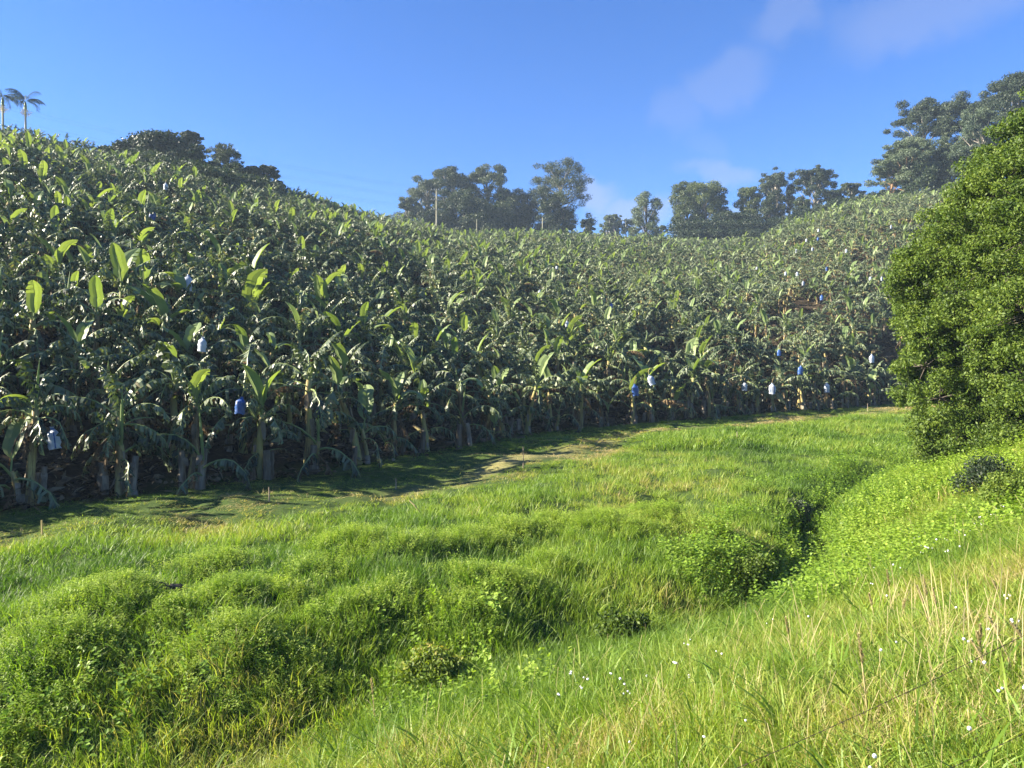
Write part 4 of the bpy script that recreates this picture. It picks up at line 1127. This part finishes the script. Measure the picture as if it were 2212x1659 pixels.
# ------------------------------------------------------------------ the big leafy tree at the right
def big_tree():
    g = np.random.default_rng(77)
    X0, Y0 = 17.4, 22.6
    z0 = gz(X0, Y0)
    root = empty('broadleaf_tree', (X0, Y0, z0)); tag(root, 'big glossy green broadleaf tree rising out of the right bank', 'tree')
    blobs = [(2235, 330, 95), (2170, 400, 95), (2240, 480, 120), (2110, 470, 90), (2060, 545, 85), (2170, 560, 110), (1995, 590, 72), (2085, 640, 70), (2230, 680, 120), (2140, 720, 85), (2185, 630, 90),
             (1975, 655, 42), (2000, 790, 68), (2070, 760, 75), (2030, 860, 72), (2110, 830, 85), (2200, 800, 100), (2010, 935, 55), (2080, 920, 55), (2185, 920, 75), (2160, 985, 50), (2225, 980, 65), (1995, 985, 22), (2040, 985, 30),
             (2300, 420, 130), (2330, 620, 150), (2320, 820, 150), (2030, 480, 50), (2095, 395, 50), (2190, 300, 55), (1965, 570, 40), (1965, 690, 45), (1995, 735, 55), (1950, 615, 42), (2040, 690, 50), (1960, 860, 25), (2240, 240, 45)]
    mids = []
    for i_, p_ in enumerate(blobs):
        near_ = sorted(blobs[i_ + 1:], key=lambda q_: (q_[0] - p_[0]) ** 2 + (q_[1] - p_[1]) ** 2)[:1]
        for q_ in near_: mids.append(((p_[0] + q_[0]) / 2, (p_[1] + q_[1]) / 2, min(p_[2], q_[2]) * .62))
    blobs = blobs + mids
    tb = MB(); cb = MB()
    base = np.array([0, 0, -.4]); T = [base, np.array([-.2, 0, 1.6]), np.array([.1, .2, 3.6]), np.array([0, 0, 6.5]), np.array([.2, 0, 9.5])]
    tube(tb, T, [.42, .33, .27, .18, .07], 10, 0, True, .06)
    lf = MB()
    for k, (px, py, r) in enumerate(blobs):
        Yb = 24.4 - np.clip((px - 1940) * .013, 0, 4.4) + g.uniform(-.7, .7)
        c = np.array([(px - CX) / F * Yb, Yb, (HZ - py) / F * Yb]); rr = r / F * Yb
        cl = c - np.array([X0, Y0, z0])
        f = np.clip(cl[2] / 9.5 - .12, .08, .95); a = np.array([np.interp(f * 9.5, [0, 1.6, 3.6, 6.5, 9.5], [0, -.2, .1, 0, .2]), 0, f * 9.5 * .9])
        mid = (a + cl) / 2 + np.array([0, 0, .35])
        tube(tb, [a, mid, cl], [.07, .03, .01], 6, 0)
        nsub = max(8, int(30 * (rr / 1.1) ** 2))
        for q in range(nsub):
            d = g.normal(0, 1, 3); d /= np.linalg.norm(d); p2 = cl + d * rr * g.uniform(.45, .95)
            tube(tb, [cl + (p2 - cl) * .1, (cl + p2) / 2 + g.normal(0, .05, 3), p2], [.02, .012, .005], 4, 0)
            s2 = g.uniform(.24, .46)
            leaf_cloud(lf, p2, s2, int(240 * (s2 / .35) ** 2), .092, g, .75, .3, aspect=.48)
    # bare twigs showing in the gap
    for q in range(14):
        a = np.array([2075 + g.uniform(-5, 40), 690 + g.uniform(-40, 20)]); e = a + [-g.uniform(40, 85), g.uniform(-45, 15)]
        Yq = 23.0
        pa = np.array([(a[0] - CX) / F * Yq, Yq, (HZ - a[1]) / F * Yq]) - [X0, Y0, z0]; pe = np.array([(e[0] - CX) / F * Yq, Yq + g.normal(0, .4), (HZ - e[1]) / F * Yq]) - [X0, Y0, z0]
        tube(tb, [pa, (pa + pe) / 2 + g.normal(0, .05, 3), pe], [.009, .007, .003], 4, 0)
    tb.build('trunk', [M_BARK], root, True)
    o = lf.build('crown', [M_TREELEAF], root)
    print('big tree leaves', len(o.data.polygons))
big_tree()

def bush(px, py, r, label, seed, m=M_DARKLEAF, Yd=None):
    g = np.random.default_rng(seed)
    x, y, z = hit(px, py)
    root = empty('bush', (x, y, gz(x, y))); tag(root, label, 'bush')
    tb = MB(); cb = MB()
    for k in range(12):
        az = g.uniform(0, 6.28); e = np.array([r * .7 * math.cos(az) * g.random(), r * .7 * math.sin(az) * g.random(), r * g.uniform(.3, .8)])
        tube(tb, [(0, 0, -.1), e * .5, e], [.02, .014, .006], 4, 0)
        leaf_cloud(cb, e, r * .42, 420, .06, g, .8, .3)
    tb.build('branches', [M_BARK], root); cb.build('foliage', [m], root)
bush(2115, 1075, .95, 'dark shaded bush under the overhanging tree', 31)
bush(2180, 1100, .7, 'green bush at the right edge below the leafy tree', 32, M_TREELEAF)
bush(1615, 1270, .6, 'leafy green bush on the gully lip', 33, M_TREELEAF)
bush(1330, 1395, .55, 'twiggy bush on the lip where the gully darkens', 34, M_TREELEAF)
bush(1720, 1120, .5, 'grey-green bush at the bend of the gully', 35, M_EUCPALE)
bush(940, 1495, .55, 'low green bush above the dark lower gully', 36, M_TREELEAF)

# ------------------------------------------------------------------ palms
def palm(px, top, Yd, label, seed):
    g = np.random.default_rng(seed)
    x = (px - CX) / F * Yd; z0 = gz(x, Yd); H = (HZ - top) / F * Yd - z0 - 1.2
    root = empty('palm_tree', (x, Yd, z0)); tag(root, label, 'palm tree', 'palms on the left skyline')
    m_ = MB(); tube(m_, [(0, 0, -.5), (.1, 0, H * .4), (.05, 0, H * .85)], [.17, .14, .12], 8, 0); m_.build('trunk', [M_POLE], root, True)
    m_ = MB(); tube(m_, [(.05, 0, H * .85), (.05, 0, H * .93), (.05, 0, H)], [.2, .17, .08], 8, 0); m_.build('crownshaft', [M_BRIB], root, True)
    m_ = MB(); leaf_cloud(m_, np.array([.05, 0, H * .80]), .75, 260, .28, g, .8, .2, aspect=.15); m_.build('seed_cluster', [M_STRAW], root)
    for k in range(13):
        az = k * 2.4 + g.normal(0, .2); el = g.uniform(-.1, 1.3); L = g.uniform(2.2, 2.9); s = np.linspace(0, 1, 9)
        el_ = el - 1.5 * s ** 1.4; q = np.stack([np.cumsum(np.cos(el_)) * L / 9, 0 * s, np.cumsum(np.sin(el_)) * L / 9], -1)
        m_ = MB(); tube(m_, q, np.linspace(.035, .01, 9), 4, 0)
        for f in np.linspace(.12, .98, 22):
            c = np.array([np.interp(f, s, q[:, 0]), 0, np.interp(f, s, q[:, 2])])
            for sd in (-1, 1):
                l = .75 * math.sin(min(1, f + .15) * 2.6) ** .5 if f < .97 else .3; e = c + np.array([l * .5, sd * l * .62, -l * g.uniform(.2, .7)])
                m_.add([c - [.03, 0, 0], c + [.03, 0, 0], e + [.012, 0, 0], e - [.012, 0, 0]], [(0, 1, 2, 3)])
        f_ = m_.build('frond', [M_EUCLEAF], root); f_.location = (.05, 0, H); f_.rotation_euler = (0, 0, az)
palm(5, 190, 102, 'palm tree cut by the left picture edge, taller of the two', 1)
palm(54, 200, 102, 'palm tree with yellow seed cluster, standing clear on the left skyline', 2)

# ------------------------------------------------------------------ poles, wires, road edge, stakes
def util_pole(px, top, bot, Yd, arms, label, r=.16):
    x = (px - CX) / F * Yd; zt = (HZ - top) / F * Yd; z0 = gz(x, Yd) - .3
    root = empty('utility_pole', (x, Yd, z0)); tag(root, label, 'pole')
    m_ = MB(); tube(m_, [(0, 0, 0), (0, 0, zt - z0)], [r * 1.25, r], 8, 0); m_.build('post', [M_POLE], root)
    for k in range(arms):
        m_ = MB(); box(m_, (0, -.2, zt - z0 - .35 - 2.25 * k), (2.7, .14, .16), .25)
        c = m_.build('crossarm', [M_POLE], root)
        for q in (-1.15, -.5, .5, 1.15):
            m_ = MB(); zz = zt - z0 - .27 - 2.25 * k; co = np.array([q * math.cos(.25), -.2 + q * math.sin(.25), zz])
            tube(m_, [co, co + [0, 0, .1], co + [0, 0, .22]], [.05, .09, .04], 6, 0); m_.build('insulator', [M_WHITE], c)
    return x, Yd, zt
px_, py_, pz_ = util_pole(943, 408, 484, 178, 3, 'tall wooden utility pole with three crossarms before the gum grove')
util_pole(1172, 470, 490, 186, 0, 'short bare wooden post at the banana skyline under the airy gum', .12)
util_pole(1352, 474, 504, 204, 1, 'slim pole with small crossarm by the far road', .10)
util_pole(1367, 480, 504, 206, 0, 'thin bare pole by the far road', .08)
util_pole(1030, 474, 492, 182, 0, 'short grey post near the middle of the skyline', .10)
wl = ['highest', 'second', 'third', 'fourth', 'fifth', 'lowest']
for k, dz in enumerate((.35, .5, 2.6, 2.7, 4.9, 5.05)):
    m_ = MB(); s = np.linspace(0, 1, 16)
    y = py_ - 60 * s; x = px_ + (-1.0 if k % 2 else 1.0) - 95 * s; z = pz_ - dz + 8 * s - 7 * s * (1 - s)
    tube(m_, np.stack([x, y, z], -1), .009, 4, 0, False)
    tag(m_.build('overhead_wire', [M_CABLE]), '%s overhead wire running left from the crossarm pole' % wl[k], 'wire', 'overhead wires')
    m_ = MB()
    x = px_ + (-1.0 if k % 2 else 1.0) + 90 * s; y = py_ + 50 * s; z = pz_ - dz - 8.5 * s - 6 * s * (1 - s)
    tube(m_, np.stack([x, y, z], -1), .009, 4, 0, False)
    tag(m_.build('overhead_wire', [M_CABLE]), '%s overhead wire running right from the crossarm pole' % wl[k], 'wire', 'overhead wires')
# guard rail and markers on the far road
Yg = 206
xa = (1425 - CX) / F * Yg; xb = (1475 - CX) / F * Yg; zg = (HZ - 503) / F * Yg
root = empty('guard_rail', (xa, Yg, zg - .7)); tag(root, 'low steel guard rail beside the far road', 'guard rail')
m_ = MB(); box(m_, ((xb - xa) / 2, 0, .7), (xb - xa, .06, .3)); m_.build('rail', [M_STEEL], root)
for q in np.linspace(.1, xb - xa - .1, 4):
    m_ = MB(); box(m_, (q, .1, -.2), (.12, .12, 1.7)); m_.build('post', [M_STEEL], root)
for px, py, lab in ((1447, 496, 'small yellow road marker, left of two by the guard rail'), (1460, 494, 'small yellow road marker, right of two by the guard rail')):
    x = (px - CX) / F * Yg; z = (HZ - py) / F * Yg
    root = empty('road_marker', (x, Yg - .6, z - 2.2)); tag(root, lab, 'road sign', 'yellow road markers')
    m_ = MB(); box(m_, (0, .03, .9), (.08, .05, 2.2)); m_.build('post', [M_STEEL], root)
    m_ = MB(); V = np.array([(-.5, 0, 1.6), (.5, 0, 1.6), (.5, 0, 2.6), (-.5, 0, 2.6), (-.5, -.03, 1.6), (.5, -.03, 1.6), (.5, -.03, 2.6), (-.5, -.03, 2.6)])
    m_.add(V, [(0, 1, 2, 3), (4, 7, 6, 5), (0, 4, 5, 1), (3, 2, 6, 7), (0, 3, 7, 4), (1, 5, 6, 2)]); m_.build('plate', [M_YEL], root)
    m_ = MB(); m_.add([(-.2, -.035, 1.8), (.0, -.035, 1.8), (.3, -.035, 2.1), (.1, -.035, 2.1), (-.2, -.035, 2.4), (.0, -.035, 2.4)], [(0, 1, 2, 3), (3, 2, 5, 4)]); m_.build('chevron', [M_BLK], root)

for px, b, tp, lab, mm in ((1130, 1012, 973, 'thin brown stake standing at the grass edge, tallest of the stakes', M_WOOD), (581, 1085, 1062, 'thin stake at the left grass edge', M_WOOD), (855, 1057, 1042, 'short stake on the dry mown strip', M_WOOD),
                       (1592, 955, 938, 'dark stake in the shaded grass strip', M_WOOD), (1874, 889, 875, 'brown stake at the far end of the grass', M_WOOD), (90, 1160, 1136, 'pale stick standing in grass at far left', M_STRAW)):
    x, y, z = hit(px, b); h = (b - tp) / F * y
    m_ = MB(); tube(m_, [(0, 0, -.1), (.01, 0, h * .5), (.0, 0, h + .12)], [.022, .02, .016], 6, 0, True, .1)
    tag(m_.build('stake', [mm], loc=(x, y, z)), lab, 'stake', 'stakes along the grass edge')

# fallen banana stem, stick and old log
x, y, z = hit(925, 955)
m_ = MB(); tube(m_, [(0.3, 0, .05), (-.1, .1, .35), (-.75, .2, .75)], [.11, .10, .07], 9, 0, True, .06, 3)
tag(m_.build('fallen_banana_stem', [M_BSTEM], loc=(x, y, z), smooth=True), 'yellow felled banana stem leaning between front-row plants', 'fallen stem')
x, y, z = hit(907, 1120)
m_ = MB(); tube(m_, [(0, 0, .15), (-.12, 0, .3), (-.26, .05, .42)], [.02, .02, .012], 6, 0, True, .1)
tag(m_.build('stick', [M_STRAW], loc=(x, y, z)), 'pale stick lying in the middle of the field', 'stick')
x, y, z = hit(372, 1300)
m_ = MB(); tube(m_, [(-.2, 0, .16), (-.1, .05, .22), (.1, .08, .21), (.2, .1, .15)], [.03, .05, .045, .02], 8, 0, True, .2, 5); tube(m_, [(-.05, 0, .2), (-.12, -.02, .3), (-.24, -.05, .33)], [.02, .015, .006], 6, 0, True, .2, 6)
tag(m_.build('rotten_log', [M_BARK], loc=(x, y, z)), 'dark rotten log half buried between two weed mounds', 'log')
# bare soil patch on the right slope
g = np.random.default_rng(3); x, y, _ = bx, by, 0
m_ = MB()
for k in range(10):
    cx_, cy_ = x + g.normal(0, 1.3), y + g.normal(0, 1.3); leaf_cloud(m_, np.array([cx_, cy_, gz(cx_, cy_) + .5]), 1.2, 240, .35, g, .6, .2)
tag(m_.build('dry_bracken', [M_BDEAD]), 'brown dried bracken in the gap at the top of the right slope', kind='stuff')

# ------------------------------------------------------------------ barbed wire fence in front
def wire(pa, pb, label, seed):
    g = np.random.default_rng(seed)
    root = empty('barbed_wire', tuple(pa)); tag(root, label, 'wire', 'barbed wires of the roadside fence')
    pa = np.asarray(pa); d = np.asarray(pb) - pa; L = np.linalg.norm(d); n = int(L / .04); s = np.linspace(0, 1, n)
    C = d * s[:, None]; C[:, 2] -= .05 * 4 * s * (1 - s)
    m_ = MB()
    for ph in (0, math.pi):
        q = C + np.stack([0 * s, 0.0016 * np.cos(s * L * 60 + ph), 0.0016 * np.sin(s * L * 60 + ph)], -1); tube(m_, q, .0012, 4, 0, False)
    m_.build('strand', [M_WIRE], root)
    for k in range(int(L / .13)):
        c = C[int((k + .5) / int(L / .13) * (n - 1))]; b_ = MB()
        for q in range(2):
            v = g.normal(0, 1, 3); v /= np.linalg.norm(v); tube(b_, [c - v * .014, c, c + v * .014], [.0006, .0018, .0006], 4, 0)
        b_.build('barb', [M_WIRE], root)
def onray(px, py, Yd): return np.array([(px - CX) / F * Yd, Yd, (HZ - py) / F * Yd])
wa = onray(1150, 1835, 3.6); wb = onray(2330, 1312, 4.0)
wire(wa, wb, 'upper strand of rusty barbed wire crossing the lower right corner', 1)
wc = onray(1450, 1890, 3.5); wd = onray(2330, 1525, 4.0)
wire(wc, wd, 'lower strand of rusty barbed wire at the lower right corner', 2)
for (a_, b_, lab) in ((wa, wc, 'wooden fence post below the left end of the barbed wire'), (wb, wd, 'wooden fence post at the right end of the barbed wire')):
    x = (a_[0] + b_[0]) / 2; y = a_[1]; z0 = gz(x, y); m_ = MB()
    tube(m_, [(0, 0, -.3), (0, 0, a_[2] - z0 + .04)], [.07, .06], 9, 0, True, .04)
    tag(m_.build('fence_post', [M_WOOD], loc=(a_[0], y + .07, z0)), lab, 'fence post')

# ------------------------------------------------------------------ haze
HAZE = 0.00034
m = bpy.data.materials.new('haze_air'); m.use_nodes = True; t = m.node_tree; t.nodes.clear()
o_ = N(t, 'ShaderNodeOutputMaterial'); v = N(t, 'ShaderNodeVolumePrincipled')
v.inputs['Color'].default_value = (0.62, 0.80, 1.0, 1); v.inputs['Density'].default_value = HAZE; v.inputs['Anisotropy'].default_value = 0.1
t.links.new(v.outputs[0], o_.inputs['Volume'])
mb = MB(); box(mb, (20, 180, 30), (860, 500, 76))
hz_ = mb.build('haze', [m]); tag(hz_, 'thin blue morning haze', kind='stuff')
print('tris', sum(len(o.data.polygons) for o in S.objects if o.type == 'MESH'), 'objects', len(S.objects), 'lowest', GZ.min(), GZ.max(), front[:3], 'n front', len(front), 'plants', len(pts))
